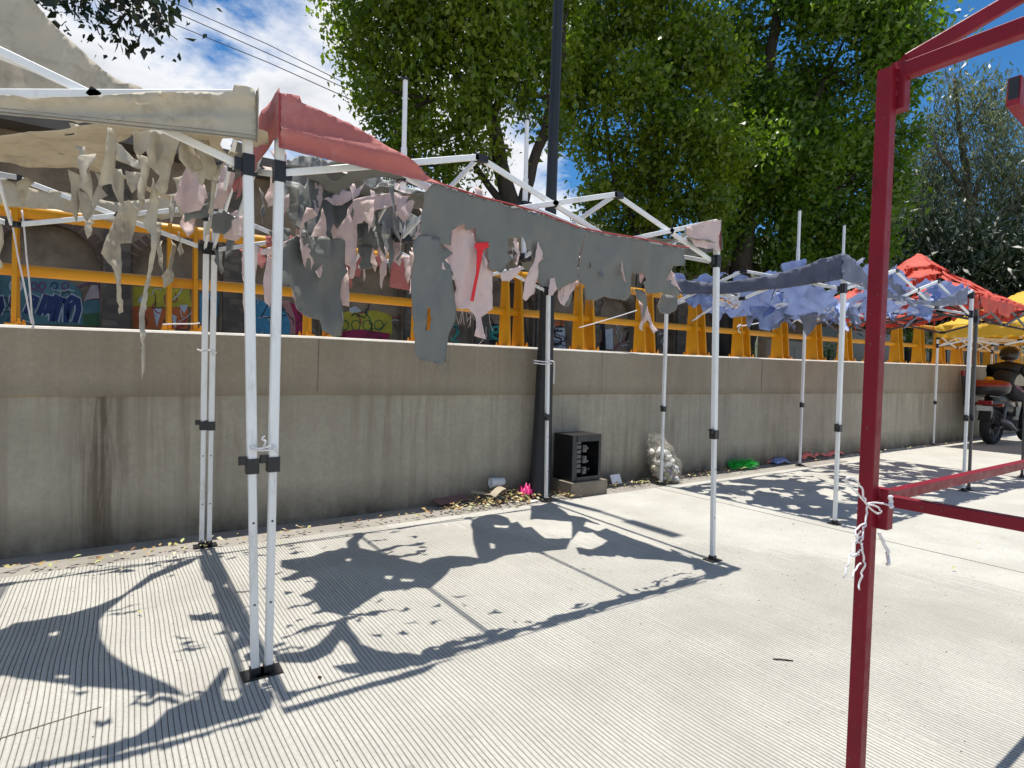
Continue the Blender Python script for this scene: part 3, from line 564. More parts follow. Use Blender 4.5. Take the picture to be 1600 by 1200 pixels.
# ------------------------------------------------------------------ folding tents
LO, HI = 2.085, 2.36
def tent(name, label, legs, ncx, ncy, poles, steel='steel_white', cz=.87, lo=LO, hi=HI, ktop=3.15, w=.037, group='folding tents along the wall', zg=0., clampdir=-1, tr=.029):
    """legs: FL, FR, RL, RR as ((bx, by), (tx, ty)); scissor trusses on the four sides and across at each inner node"""
    bx = sum(l[0][0] for l in legs)/4; by = sum(l[0][1] for l in legs)/4; t = thing(name, label, 'tent', (bx, by, zg), group)
    inner = 'steel_inner' if steel == 'steel_white' else steel; T = []
    for i, ((ax, ay), (tx, ty)) in enumerate(legs):
        f = lambda z: Vector((ax+(tx-ax)*z/hi, ay+(ty-ay)*z/hi, z)); T.append((tx, ty)); c = cz+random.uniform(-.03, .03)
        m_ = MB(); m_.bar(f(c), f(hi), w, w, ch=.14); L_ = m_.build('leg', steel, t)
        m_ = MB(); m_.bar(f(zg+.006), f(c), w*.82, w*.82, ch=.14); low = m_.build('lower_leg', inner, L_)
        m_ = MB()
        for zq in (.30, .64): m_.box(f(zq)+Vector((0, -w*.41, 0)), (.008, .002, .008))
        m_.build('pin_hole', 'black_plastic', L_)
        m_ = MB(); m_.box(f(c-.012), (w*1.28, w*1.28, .062)); m_.box(f(c+.012)+Vector((clampdir*w*1.0, -w*.2, 0)), (w*.8, w*.55, .034)); m_.tube([f(c+.02)+Vector((clampdir*w*1.1, -w*.6, 0)), f(c+.02)+Vector((clampdir*w*1.1, w*.3, 0))], .009, 8); m_.build('leg_clamp', 'black_plastic', L_)
        m_ = MB(); m_.box(f(zg+.004)+Vector((0, 0, .0)), (.10, .09, .007)); m_.box(f(zg+.02), (w*1.05, w*1.05, .03)); m_.build('foot_plate', 'black_plastic', L_)
        sx_ = 1 if i in (0, 2) else -1; sy_ = 1 if i < 2 else -1
        for zz_, nm in ((lo, 'slider_bracket'), (hi-.05, 'corner_bracket')):
            m_ = MB(); m_.box(f(zz_), (w*1.2, w*1.2, .085)); m_.box(f(zz_)+Vector((sx_*w*.95, 0, 0)), (w*.8, w*.62, .05)); m_.box(f(zz_)+Vector((0, sy_*w*.95, 0)), (w*.62, w*.8, .05)); m_.build(nm, 'black_plastic', L_)
    def bars(P, Q, n, zlo, zhi, zlo2=None, zhi2=None, ends=True):
        """scissor run from P to Q with n cells"""
        P = Vector((*P, 0)); Q = Vector((*Q, 0)); d = (Q-P).normalized(); s_ = Vector((d.y, -d.x, 0))
        zl = [zlo+( (zlo2 or zlo)-zlo)*i/n for i in range(n+1)]; zh = [zhi+((zhi2 or zhi)-zhi)*i/n for i in range(n+1)]
        for i in range(n):
            a = P.lerp(Q, i/n); b = P.lerp(Q, (i+1)/n); o_ = s_*.009
            for (za, zb, sg) in ((zl[i], zh[i+1], 1), (zh[i], zl[i+1], -1)):
                m_ = MB(); m_.bar(a+o_*sg+Vector((0, 0, za))+d*.02, b+o_*sg+Vector((0, 0, zb))-d*.02, .016, tr, ch=.15); m_.build('truss_bar', steel, t)
            m_ = MB(); cz_ = (zl[i]+zh[i+1]+zh[i]+zl[i+1])/4; c = a.lerp(b, .5)+Vector((0, 0, cz_)); m_.box(c, (.034, .034, .034), Matrix.Rotation(math.atan2(d.y, d.x), 3, 'Z') @ Matrix.Rotation(.5, 3, 'Y')); m_.build('pivot', 'black_plastic', t)
            if i: 
                for z_ in (zl[i], zh[i]): m_ = MB(); m_.box(a+Vector((0, 0, z_)), (.075, .034, .034), Matrix.Rotation(math.atan2(d.y, d.x), 3, 'Z')); m_.build('truss_hub', 'black_plastic', t)
    bars(T[0], T[1], ncx, lo, hi); bars(T[2], T[3], ncx, lo, hi); bars(T[0], T[2], ncy, lo, hi); bars(T[1], T[3], ncy, lo, hi)
    for k in poles:
        A = Vector((*T[0], 0)).lerp(Vector((*T[1], 0)), k); B = Vector((*T[2], 0)).lerp(Vector((*T[3], 0)), k); c = A.lerp(B, .5)
        for E_ in (A, B):
            d = (c-E_).normalized(); s_ = Vector((d.y, -d.x, 0))*.009
            for (za, zb, sg) in ((lo, 2.52, 1), (hi, 2.135, -1)):
                m_ = MB(); m_.bar(E_+s_*sg+d*.02+Vector((0, 0, za)), c+s_*sg-d*.02+Vector((0, 0, zb)), .013, tr, ch=.15); m_.build('truss_bar', steel, t)
        m_ = MB(); m_.bar(c+Vector((0, 0, 2.11)), c+Vector((.0, 0, 2.72)), .034, .034, ch=.2); q = m_.build('centre_pole', steel, t)
        m_ = MB(); m_.bar(c+Vector((0, 0, 2.70)), c+Vector((.0, 0, ktop)), .027, .027, ch=.2); m_.build('pole_extension', steel, q)
        m_ = MB(); m_.lathe([(0, ktop), (.024, ktop), (.024, ktop+.012), (0, ktop+.014)], c, seg=14); m_.build('pole_cap', 'black_plastic', q)
        for z_ in (2.135, 2.52): m_ = MB(); m_.box(c+Vector((0, 0, z_)), (.075, .075, .05)); m_.box(c+Vector((0, 0, z_)), (.12, .04, .03)); m_.build('truss_hub', 'black_plastic', q)
    return t
def rect(x0, x1, y0, y1): return [((x0, y0), (x0, y0)), ((x1, y0), (x1, y0)), ((x0, y1), (x0, y1)), ((x1, y1), (x1, y1))]
def gridcloth(name, parent, x0, x1, y0, y1, zf, nx_, ny_, mats, hole=None, dxy=0., thick=.0016):
    V = []; F = []; ix = {}
    for i in range(nx_+1):
        for j in range(ny_+1):
            x = x0+(x1-x0)*i/nx_; y = y0+(y1-y0)*j/ny_; ix[i, j] = len(V)
            V.append((x+dxy*noise.noise(Vector((x*9, y*9, 1))), y+dxy*noise.noise(Vector((x*9, y*9, 6))), zf(x, y)))
    for i in range(nx_):
        for j in range(ny_):
            x = x0+(x1-x0)*(i+.5)/nx_; y = y0+(y1-y0)*(j+.5)/ny_
            a, b, c, d = ix[i, j], ix[i+1, j], ix[i+1, j+1], ix[i, j+1]
            for (tr_, ox, oy) in (((a, b, c), .3, -.3), ((a, c, d), -.3, .3)):
                if hole is None or not hole(x+ox*(x1-x0)/nx_, y+oy*(y1-y0)/ny_): F.append(tr_)
    used = sorted({i for f in F for i in f}); mp = {u: k for k, u in enumerate(used)}
    o = obj(name, [V[u] for u in used], [tuple(mp[i] for i in f) for f in F], list(mats), parent, smooth=True, fix=False)
    md = o.modifiers.new('cloth_thickness', 'SOLIDIFY'); md.thickness = thick; md.offset = -1; md.material_offset = 1; md.material_offset_rim = 1; return o
def hip(x, y, x0, x1, y0, y1, rise, half): return rise*min(1, min(y-y0, y1-y, x-x0, x1-x)/half) if x0 <= x <= x1 and y0 <= y <= y1 else 0.
P_ = lambda L_, s_, ox, oy: [(ox+u/s_, oy+v/s_) for u, v in L_]

# ---- grey and red tattered tent (the nearest)
T1 = tent('folding_tent', 'nearest folding tent with white frame and torn grey and faded red canopy', [((.022, -.002), (.036, 0)), ((2.93, -.05), (2.925, 0)), ((.035, 2.0), (.045, 1.99)), ((3.02, 1.96), (3.0, 1.99))], 3, 2, (1/3, 2/3))
RED = ('cloth_red', 'cloth_grey'); GRY = ('cloth_grey', 'cloth_red'); PNK = ('cloth_pink', 'cloth_grey'); GP = ('cloth_grey', 'cloth_pink')
pxcloth('valance', T1, [(437, 145), (455, 147), (468, 150), (471, 160), (480, 164), (520, 180), (560, 200), (600, 226), (632, 246), (660, 266), (685, 283), (700, 291), (680, 286), (650, 279), (600, 268), (560, 259), (500, 246), (437, 230)], ('Y', -.10), RED, amp=.010, fold=.0, grain=(.3, 1.5), bulge=lambda u, v: .022*math.exp(-(((v-(205+.30*(u-437)*.75))/9)**2))-.018*math.exp(-(((v-(222+.23*(u-437)))/6)**2)), step=7, jag=.04)
cloth('valance', T1, [(0, 2.385), (.25, 2.38), (.45, 2.36), (.62, 2.30), (.80, 2.23), (.86, 2.14), (.66, 2.16), (.40, 2.17), (.2, 2.19), (0, 2.20)], lambda a, b: (.010-.055*min(.3, a), a-.100, b), RED, out=(-1, 0, 0), step=.05, amp=.015, fold=.002, jag=.04)
m_ = MB(); m_.tube([at(437, v, 'Y', -.103) for v in (145, 170, 200, 230)], .0038, 6); m_.build('seam_piping', 'piping_red', T1)
flap_top = [(679, 283), (694, 290), (721, 298), (754, 309), (802, 321), (851, 335), (904, 356), (947, 365), (1000, 373), (1054, 385), (1077, 388)]
pxcloth('canopy_flap', T1, flap_top+[(1071, 394), (1070, 415), (1051, 416), (1042, 438), (1059, 449), (1064, 461), (1056, 463), (1035, 457), (1012, 459), (1003, 440), (994, 424), (989, 448), (986, 463), (974, 470), (954, 466), (944, 463), (930, 470), (918, 468), (916, 446), (902, 438), (886, 445), (874, 455), (863, 447), (851, 447), (840, 436), (838, 403), (826, 400), (800, 404), (783, 426), (765, 423), (760, 400), (765, 380), (745, 377), (744, 356), (728, 360), (715, 354), (706, 360), (704, 384), (690, 382), (668, 372), (653, 364), (657, 335), (664, 300)], ('Y', -.062), GRY, holes=[[(793, 372), (815, 371), (820, 390), (832, 394), (826, 406), (808, 408), (792, 395)], [(912, 366), (908, 386), (904, 410), (904, 432), (901, 431), (901, 408), (906, 384)], [(996, 428), (1004, 426), (1008, 438), (1003, 443), (997, 438)]], amp=.030, freq=4, step=6, tilt=-.10, jag=.09, fold=.004)
m_ = MB(); m_.tube([at(u, v-1, 'Y', -.067) for u, v in flap_top], .0042, 6); m_.build('seam_piping', 'piping_red', T1)
pxcloth('canopy_scrap', T1, [(651, 367), (690, 374), (697, 384), (696, 405), (707, 425), (712, 450), (716, 480), (712, 500), (705, 520), (701, 565), (690, 571), (676, 566), (662, 564), (649, 555), (645, 507), (641, 450), (642, 378)], ('Y', -.03), GRY, holes=[[(667, 480), (671, 482), (672, 516), (666, 516)]], amp=.035, freq=5, step=7, fold=.006)
def scraps(parent, lst, mats, **k):
    for (pl, pts) in lst:
        mu = sum(p[0] for p in pts)/len(pts); mv = sum(p[1] for p in pts)/len(pts); pts = [(mu+(u-mu)*1.10, mv+(v-mv)*1.06) for u, v in pts]
        pxcloth('canopy_scrap', parent, pts, pl, mats, **{**dict(amp=.03, freq=8, step=5, fold=.004, jag=.06, twist=.05), **k})
scraps(T1, [(('Y', -.012), [(656, 372), (672, 374), (665, 395), (660, 410), (649, 427)]),
    (('Y', -.006), [(715, 354), (740, 360), (747, 382), (760, 395), (766, 450), (767, 480), (752, 492), (757, 525), (742, 520), (744, 495), (730, 480), (705, 479), (715, 450), (710, 425), (692, 422), (695, 385), (705, 384), (707, 362)]),
    (('Y', 0.), [(692, 422), (697, 450), (690, 487), (683, 486), (690, 450)]), (('Y', -.04), [(783, 426), (809, 416), (813, 422), (802, 431), (794, 439), (786, 438)]),
    (('Y', -.045), [(837, 380), (847, 398), (840, 412), (839, 436), (835, 457), (824, 468), (816, 464), (819, 442), (832, 413)]), (('Y', -.04), [(866, 418), (872, 451), (863, 461), (858, 460), (861, 442)]),
    (('Y', .0), [(876, 447), (895, 438), (909, 440), (897, 452), (890, 462), (883, 477), (875, 468)]), (('Y', .01), [(1042, 438), (1051, 417), (1056, 435), (1064, 456), (1059, 449)]),
    (('Y', .0), [(755, 400), (768, 392), (775, 412), (770, 425), (766, 470), (752, 460), (758, 430)]), (('Y', .03), [(1003, 470), (1013, 480), (1020, 500), (1030, 515), (1020, 520), (1012, 500), (1005, 517), (1000, 512), (1005, 490)])], PNK)
scraps(T1, [(('Y', .02), [(992, 452), (1004, 458), (1012, 462), (1014, 480), (1008, 500), (1002, 490), (1003, 475), (994, 468)]), (('Y', .05), [(1035, 460), (1055, 463), (1057, 478), (1048, 490), (1036, 488), (1029, 478)]), (('Y', .02), [(880, 455), (893, 445), (897, 462), (889, 478), (880, 470)])], GP)
pxcloth('canopy_scrap', T1, [(1072, 355), (1095, 348), (1119, 342), (1125, 345), (1124, 393), (1105, 389), (1082, 384), (1080, 376)], ('Y', -.035), ('cloth_pink', 'cloth_grey'), amp=.03, freq=7, step=5, jag=.05)
cloth('valance', T1, [(0, 2.37), (.3, 2.35), (.7, 2.25), (1.1, 2.2), (1.2, 2.14), (.6, 2.12), (.25, 2.15), (0, 2.17)], lambda a, b: (2.955, a-.03, b), RED, out=(1, 0, 0), step=.05, amp=.025, jag=.1)
m_ = MB(); m_.tube([at(1125, v, 'Y', -.037) for v in (345, 370, 393)], .0036, 6); m_.build('seam_piping', 'piping_red', T1)
pxcloth('ribbon', T1, [(746, 380), (757, 382), (749, 425), (740, 471), (735, 470), (744, 425)], ('Y', -.06), ('ribbon_red', 'ribbon_red'), amp=.004, step=5, jag=.01)
pxcloth('ribbon', T1, [(742, 380), (762, 378), (764, 386), (752, 392), (742, 388)], ('Y', -.062), ('ribbon_red', 'ribbon_red'), amp=.008, step=4, jag=.02)
# canopy remains in the middle of the tent, seen from below
scraps(T1, [(('Y', .55), [(447, 382), (465, 372), (505, 375), (535, 380), (537, 415), (540, 425), (532, 440), (530, 460), (532, 475), (531, 520), (516, 522), (500, 512), (497, 497), (480, 492), (467, 480), (465, 465), (457, 450), (455, 445), (440, 447), (437, 420), (440, 400)])], GP, tilt=.12, amp=.05, freq=5, step=6)
scraps(T1, [(('Y', .85), [(442, 280), (460, 286), (475, 292), (482, 277), (486, 256), (499, 251), (501, 282), (512, 299), (526, 309), (520, 320), (520, 346), (516, 359), (509, 342), (501, 326), (479, 324), (454, 316), (443, 294)]), (('Y', .95), [(466, 246), (486, 246), (482, 273), (475, 275), (469, 266)]),
    (('Y', 1.0), [(524, 251), (576, 275), (593, 275), (576, 305), (557, 320), (544, 328), (542, 350), (531, 361), (522, 346), (522, 322), (544, 316), (557, 309), (569, 286), (550, 286), (539, 275)]), (('Y', 1.1), [(586, 292), (595, 286), (620, 281), (614, 288), (600, 296)]), (('Y', .75), [(482, 330), (500, 338), (512, 365), (505, 390), (488, 384), (478, 360)])], GP, amp=.05, freq=5, step=5, tilt=.25)
scraps(T1, [(('Y', .55), [(544, 330), (557, 314), (595, 305), (617, 309), (614, 324), (576, 332), (567, 348), (559, 350), (556, 390), (552, 431), (546, 431), (547, 414), (535, 404), (529, 374), (533, 357), (542, 342)]), (('Y', .5), [(482, 326), (499, 337), (476, 350), (472, 370), (484, 385), (480, 395), (487, 405), (481, 424), (470, 405), (466, 389), (472, 350)]),
    (('Y', .52), [(501, 326), (506, 345), (509, 369), (512, 400), (505, 391), (490, 372), (499, 342)]), (('Y', .7), [(506, 311), (531, 299), (545, 302), (567, 284), (560, 303), (533, 322), (514, 318)]), (('Y', .8), [(616, 337), (627, 318), (642, 311), (647, 314), (640, 331), (625, 339)]), (('Y', .8), [(622, 314), (634, 306), (643, 300), (645, 304), (632, 316)]),
    (('Y', .35), [(370, 344), (380, 338), (391, 337), (389, 372), (370, 366)]), (('Y', .3), [(404, 391), (424, 384), (451, 374), (441, 392), (424, 398), (405, 398)]), (('Y', .35), [(383, 385), (404, 388), (400, 420), (396, 460), (386, 500), (380, 470)]), (('Y', .32), [(415, 400), (428, 410), (426, 440), (420, 478), (410, 470), (408, 440)]),
    (('Y', .5), [(492, 425), (509, 412), (511, 421), (505, 434), (497, 434)]), (('Y', .56), [(530, 447), (539, 418), (541, 478), (527, 474)]), (('Y', .6), [(447, 312), (455, 303), (457, 318), (450, 333), (444, 322)]), (('Y', .6), [(457, 445), (470, 462), (464, 476), (456, 462)])], PNK, amp=.05)
scraps(T1, [(('Y', 1.96), [(548, 400), (595, 401), (586, 410), (567, 417), (565, 431), (552, 432), (552, 445), (547, 440)]), (('Y', 1.96), [(612, 408), (640, 404), (638, 453), (610, 447)]), (('Y', 1.0), [(384, 260), (388, 280), (366, 300), (363, 288)]), (('Y', 1.95), [(595, 330), (612, 345), (600, 352)])], RED)
scraps(T1, [(('Y', 1.9), [(604, 362), (607, 356), (612, 364), (616, 360), (614, 372), (618, 378), (609, 376), (604, 380), (606, 370)])], ('ribbon_red', 'ribbon_red'), amp=.02)
scraps(T1, [(('Y', 1.25), [(440, 262), (470, 248), (520, 252), (560, 268), (600, 282), (640, 300), (600, 318), (575, 345), (560, 372), (530, 385), (505, 372), (470, 352), (448, 318)])], GP, amp=.06, freq=4, step=5, tilt=.35, twist=.0)
scraps(T1, [(('Y', 1.5), [(560, 330), (620, 322), (650, 340), (645, 372), (600, 392), (565, 380)])], GP, amp=.05, freq=4, step=6, tilt=.25, twist=.0)
# canopy panels still lying over the truss: their outlines follow the shadows on the slab
def overhead(parent, outline, zf, mats, **k):
    def sf(u, v):
        g = at(u, v, 'Z', 0.); z = zf(g.x, g.y); z = zf(g.x, g.y+.103*z); return (g.x, g.y+.103*z, z)
    return cloth('canopy_panel', parent, outline, sf, mats, out=(0, 0, 1), **{**dict(step=9, amp=.05, freq=3.5, jag=.07), **k})
z1 = lambda x, y: 2.31+.03*math.sin(x*2.1)+.06*noise.noise(Vector((x*2, y*2, 3)))+.06*min(1, abs(y-.2))
overhead(T1, [(440, 875), (476, 871), (500, 865), (533, 856), (543, 856), (540, 847), (551, 838), (575, 831), (560, 847), (563, 856), (590, 863), (620, 871), (656, 880), (674, 872), (704, 868), (728, 869), (747, 872), (741, 850), (735, 820), (738, 812), (757, 805), (780, 805), (800, 817), (830, 823), (842, 835), (851, 841), (893, 841), (885, 858), (850, 862), (830, 862), (790, 868), (760, 880), (725, 885), (705, 888), (690, 905), (672, 920), (650, 918), (625, 921), (595, 925), (570, 940), (550, 955), (540, 965), (520, 957), (505, 955), (495, 940), (470, 930), (478, 926), (497, 908), (470, 895), (440, 886)], z1, PNK,
    holes=[[(542, 873), (549, 873), (547, 877), (541, 876)], [(600, 900), (612, 900), (610, 905), (601, 904)], [(626, 904), (648, 905), (646, 908), (628, 908)], [(766, 848), (774, 850), (775, 856), (769, 857)], [(771, 820), (796, 821), (794, 825), (773, 824)]])
overhead(T1, [(525, 972), (540, 966), (549, 985), (563, 1006), (590, 1017), (640, 1021), (690, 1028), (660, 1040), (600, 1050), (540, 1052), (520, 1040), (560, 1034), (545, 1010), (532, 1000), (520, 1020), (500, 1030), (478, 1036), (430, 1034), (432, 1022), (475, 1017), (495, 1008), (512, 992)], lambda x, y: 2.20, RED, amp=.03, step=7)
overhead(T1, [(830, 790), (862, 786), (890, 805), (912, 808), (948, 825), (985, 840), (1050, 862), (1080, 872), (1092, 884), (1060, 878), (1010, 874), (960, 870), (905, 866), (900, 855), (925, 858), (940, 852), (950, 845), (935, 838), (905, 830), (893, 845), (893, 815), (850, 812), (828, 812)], lambda x, y: 2.27, PNK, amp=.03, step=7, holes=[[(915, 815), (950, 824), (935, 830), (912, 822)]])
overhead(T1, [(1046, 857), (1110, 880), (1150, 891), (1115, 905), (1100, 905), (1102, 895), (1080, 880), (1055, 872)], lambda x, y: 2.20, PNK, amp=.02, step=6, holes=[[(1062, 865), (1080, 870), (1078, 875), (1064, 872)]])
overhead(T1, [(310, 870), (338, 868), (395, 985), (420, 1030), (400, 1040), (385, 1010), (362, 1008), (372, 990), (352, 975), (340, 968), (300, 970), (296, 960), (322, 958), (350, 955), (330, 930), (335, 915), (318, 905), (312, 890)], lambda x, y: 2.33, PNK, amp=.03, step=7, jag=.2)

def threads(parent, pts, plane, n, lr, mt):
    m_ = MB()
    for _ in range(n):
        k = random.randrange(len(pts)-1); q = random.random(); u = pts[k][0]*(1-q)+pts[k+1][0]*q; v = pts[k][1]*(1-q)+pts[k+1][1]*q; p = at(u, v-2, *plane); l = random.uniform(*lr); dx, dy = random.gauss(0, .25), random.gauss(0, .2)
        m_.tube([p, p+Vector((dx*l*.3, dy*l*.3, -l*.5)), p+Vector((dx*l+random.gauss(0, .01), dy*l, -l))], .0009, 4)
    o = m_.build('loose_threads', mt, parent); o['kind'] = 'stuff'
threads(T1, [(1070, 415), (1051, 416), (1042, 438), (1064, 461), (1012, 459), (994, 424), (986, 463), (954, 466), (918, 468), (902, 438), (874, 455), (840, 436)], ('Y', -.06), 60, (.02, .09), 'cloth_grey')
threads(T1, [(649, 555), (662, 564), (690, 571), (701, 565), (705, 520), (716, 480)], ('Y', -.03), 22, (.02, .08), 'cloth_grey'); threads(T1, [(705, 479), (730, 480), (744, 495), (757, 525), (767, 480)], ('Y', -.01), 20, (.02, .10), 'cloth_pink')
# ---- beige tent on the left
T0 = tent('folding_tent', 'beige tattered folding tent at the left edge of the picture', [((-3.06, 0), (-3.06, 0)), ((-.030, 0), (-.092, 0)), ((-3.06, 2), (-3.06, 2)), ((-.012, 2.0), (-.006, 1.99))], 3, 2, (1/3, 2/3), clampdir=-1)
mk('cloth_hem', (.20, .17, .13), .85, .2, 30); BGE = ('cloth_beige', 'cloth_beige')
pxcloth('valance', T0, [(-900, 215), (-400, 170), (-150, 152), (0, 147), (50, 156), (110, 152), (160, 148), (252, 143), (256, 149), (300, 143), (350, 145), (364, 143), (367, 134), (385, 135), (397, 139), (401, 150), (402, 222), (370, 217), (300, 209), (220, 201), (100, 188), (0, 178), (-150, 196), (-400, 225), (-900, 300)], ('Y', -.085), BGE, amp=.02, freq=3.2, step=7, jag=.03, grain=(.3, 1.5), bulge=lambda u, v: (.022*math.exp(-((v-151-2.5*math.sin(u*.017))/3.2)**2)*(1 if u < 330 else .2)+.026*math.exp(-((v-186-.012*(u-200)-1.5*math.sin(u*.03))/2.6)**2)*math.exp(-((u-215)/105)**2)+.020*math.exp(-((v-160-.045*(u-150))/4)**2)*math.exp(-((u-190)/60)**2)-.012*math.exp(-((v-170)/8)**2)))
for zz_, r_ in ((4, .0022), (10, .0012)):
    m_ = MB(); m_.tube([at(u, v-zz_, 'Y', -.098) for u, v in ((-150, 196), (0, 179), (100, 189), (220, 202), (300, 210), (370, 218), (400, 222))], r_, 5); m_.build('hem_stitch', 'cloth_hem', T0)
m_ = MB(); m_.tube([at(401, v, 'Y', -.092) for v in (142, 170, 200, 222)], .003, 6); m_.build('seam_piping', 'cloth_hem', T0)
cloth('valance', T0, [(0, 2.375), (.15, 2.37), (.2, 2.2), (0, 2.19)], lambda a, b: (-.062, a-.082, b), BGE, out=(1, 0, 0), step=.04, amp=.004, jag=0.)
zb = lambda x, y: 2.40+hip(x, y, -3.06, -.06, 0, 2, .74, 1.0)-.06*math.sin(max(0, min(1, (y)/1.))*math.pi)
pxcloth('canopy_panel', T0, [(-200, -160), (20, -35), (52, 2), (80, 35), (110, 63), (140, 92), (168, 114), (182, 125), (215, 136), (256, 144), (200, 150), (155, 150), (60, 158), (0, 152), (-200, 160)], ('Y', 1.22), BGE, out=(0, -.9, .3), tilt=.10, amp=.02, step=9, jag=.02)
m_ = MB(); P = [pxp for pxp in [(-40, 75), (0, 90), (60, 113), (110, 131), (156, 148)]]; d_ = [CAM+ray(u, v)*((1.20+.10*(CAM.z-2.2)-CAM.y)/(ray(u, v).y-.10*ray(u, v).z)-.02) for u, v in P]; m_.tube(d_, .010, 8); m_.build('roof_rib', 'steel_white', T0)
overhead(T0, [(-250, 1045), (0, 1056), (90, 1068), (170, 1076), (300, 1088), (270, 1072), (210, 1045), (170, 1018), (157, 998), (156, 970), (165, 958), (200, 928), (240, 905), (300, 880), (316, 868), (290, 876), (235, 897), (190, 930), (150, 947), (105, 960), (60, 968), (30, 972), (0, 984), (-250, 1010)], lambda x, y: 2.30+.05*max(0, min(1, (y-.3)/.9))-.08*max(0, min(1, (-.35-x)/.6)), BGE, amp=.02, step=9, jag=.03, holes=[[(75, 990), (90, 986), (88, 992), (78, 994)], [(88, 1055), (108, 1056), (106, 1060), (90, 1059)]])
overhead(T0, [(20, 1200), (168, 1166), (210, 1150), (240, 1132), (262, 1108), (310, 1092), (330, 1066), (345, 1045), (358, 1042), (345, 1075), (350, 1092), (366, 1095), (395, 1070), (426, 1080), (424, 1106), (370, 1124), (255, 1155), (168, 1182), (28, 1203)], lambda x, y: 2.12+.10*max(0, min(1, (x+.7)/.6)), BGE, amp=.02, step=8, holes=[[(385, 1090), (402, 1080), (400, 1098), (388, 1100)]])  # hidden sheet added behind the valance to cast the valance's shadow
cloth('canopy_panel', T0, [(-3.0, .02), (-1.9, .02), (-1.75, .35), (-1.9, .95), (-3.0, .95)], lambda a, b: (a, b, zb(a, b)), BGE, out=(0, 0, 1), step=.09, amp=.03)
scraps(T0, [(('Y', .14), [(165, 200), (178, 202), (178, 240), (176, 285), (155, 283), (162, 240)]), (('Y', .2), [(215, 204), (284, 212), (276, 240), (265, 277), (260, 296), (252, 300), (243, 288), (252, 273), (238, 258), (234, 234), (225, 240), (215, 232)]), (('Y', .2), [(293, 212), (320, 216), (332, 240), (337, 260), (340, 281), (321, 280), (317, 291), (305, 258)]),
    (('Y', .22), [(328, 281), (338, 285), (331, 324), (326, 365), (320, 368), (325, 320)]), (('Y', .15), [(361, 235), (372, 241), (360, 252), (348, 258), (339, 281), (332, 277), (343, 259)]), (('Y', .25), [(236, 287), (246, 320), (239, 356), (241, 368), (236, 420), (231, 470), (228, 560), (222, 582), (223, 480), (230, 420), (232, 370), (222, 355), (232, 320)]),
    (('Y', 1.2), [(180, 262), (192, 266), (196, 280), (193, 322), (186, 310), (176, 290)]), (('Y', 1.2), [(196, 268), (222, 270), (215, 290), (205, 300), (198, 285)]), (('Y', 1.9), [(178, 353), (190, 320), (203, 318), (217, 332), (212, 350), (207, 380), (186, 381), (187, 430), (193, 482), (187, 485), (181, 440), (175, 415), (162, 395)]), (('Y', 1.1), [(28, 285), (40, 275), (55, 285), (45, 295), (36, 325), (30, 310)]), (('Y', 1.6), [(-10, 330), (5, 360), (8, 380), (2, 395), (6, 415), (-2, 418), (-12, 380)]),
    (('Y', 1.7), [(262, 325), (270, 305), (276, 310), (272, 335), (264, 350)]), (('Y', .9), [(108, 190), (124, 195), (130, 210), (123, 222), (115, 205)]), (('Y', 1.3), [(180, 222), (190, 228), (222, 258), (214, 262), (182, 250)])], BGE, amp=.045, step=6)
scraps(T0, [(('Y', 2.02), [(-60, 262), (30, 285), (70, 300), (125, 304), (160, 312), (180, 314), (215, 312), (250, 306), (285, 302), (300, 330), (270, 338), (200, 349), (165, 344), (130, 332), (60, 326), (0, 322), (-60, 330)])], BGE, amp=.05, freq=3, step=8, fold=.01)
scraps(T1, [(('Y', .6), [(296, 246), (306, 252), (321, 291), (324, 310), (313, 328), (289, 331), (274, 309), (285, 277)]), (('Y', .7), [(346, 258), (366, 267), (358, 300), (348, 324), (335, 324)]), (('Y', .65), [(288, 334), (305, 332), (302, 362), (294, 370), (283, 352)]), (('Y', 1.2), [(352, 340), (372, 330), (392, 350), (370, 375), (350, 372)])], PNK, amp=.04)
scraps(T1, [(('Y', .62), [(292, 331), (322, 318), (321, 338), (291, 346)]), (('Y', .9), [(330, 338), (350, 330), (372, 345), (350, 365), (335, 362)])], GP)

def strips(parent, n, xr, yr, zr, lr, wr, pool):
    for _ in range(n):
        x = random.uniform(*xr); y = random.uniform(*yr); zt_ = random.uniform(*zr); l = random.uniform(*lr); w_ = random.uniform(*wr); an = random.uniform(-.9, .9); bend = random.uniform(-.5, .5)
        L_ = [(-w_/2, 0), (w_/2, random.uniform(-.02, .02))]+[(w_*random.uniform(.15, .55), -l*q) for q in (.3, .55, .8)]+[(w_*random.uniform(-.3, .3), -l)]+[(-w_*random.uniform(.15, .55), -l*q) for q in (.75, .5, .25)]
        cloth('canopy_strip', parent, L_, lambda a, b: (x+a*math.cos(an)+bend*b*b*1.5, y+a*math.sin(an)+.25*b, zt_+b), random.choice(pool), out=(math.sin(an), -math.cos(an), 0), step=.022, amp=.022, freq=10, twist=.07, jag=.12)
strips(T1, 38, (.06, 1.35), (.25, 1.5), (2.08, 2.36), (.10, .34), (.03, .10), [PNK, PNK, GP, ('cloth_pink', 'cloth_pink'), GP])
strips(T1, 16, (.05, 1.4), (1.7, 1.98), (2.05, 2.3), (.10, .30), (.03, .10), [PNK, RED, GP])
strips(T1, 20, (.85, 2.7), (-.03, .06), (1.93, 2.0), (.06, .16), (.02, .06), [PNK, PNK, GP])
strips(T0, 8, (-.75, -.12), (.15, .9), (2.02, 2.30), (.10, .32), (.03, .10), [BGE])
strips(T0, 5, (-.8, -.1), (1.85, 2.0), (2.05, 2.25), (.10, .35), (.03, .09), [BGE])

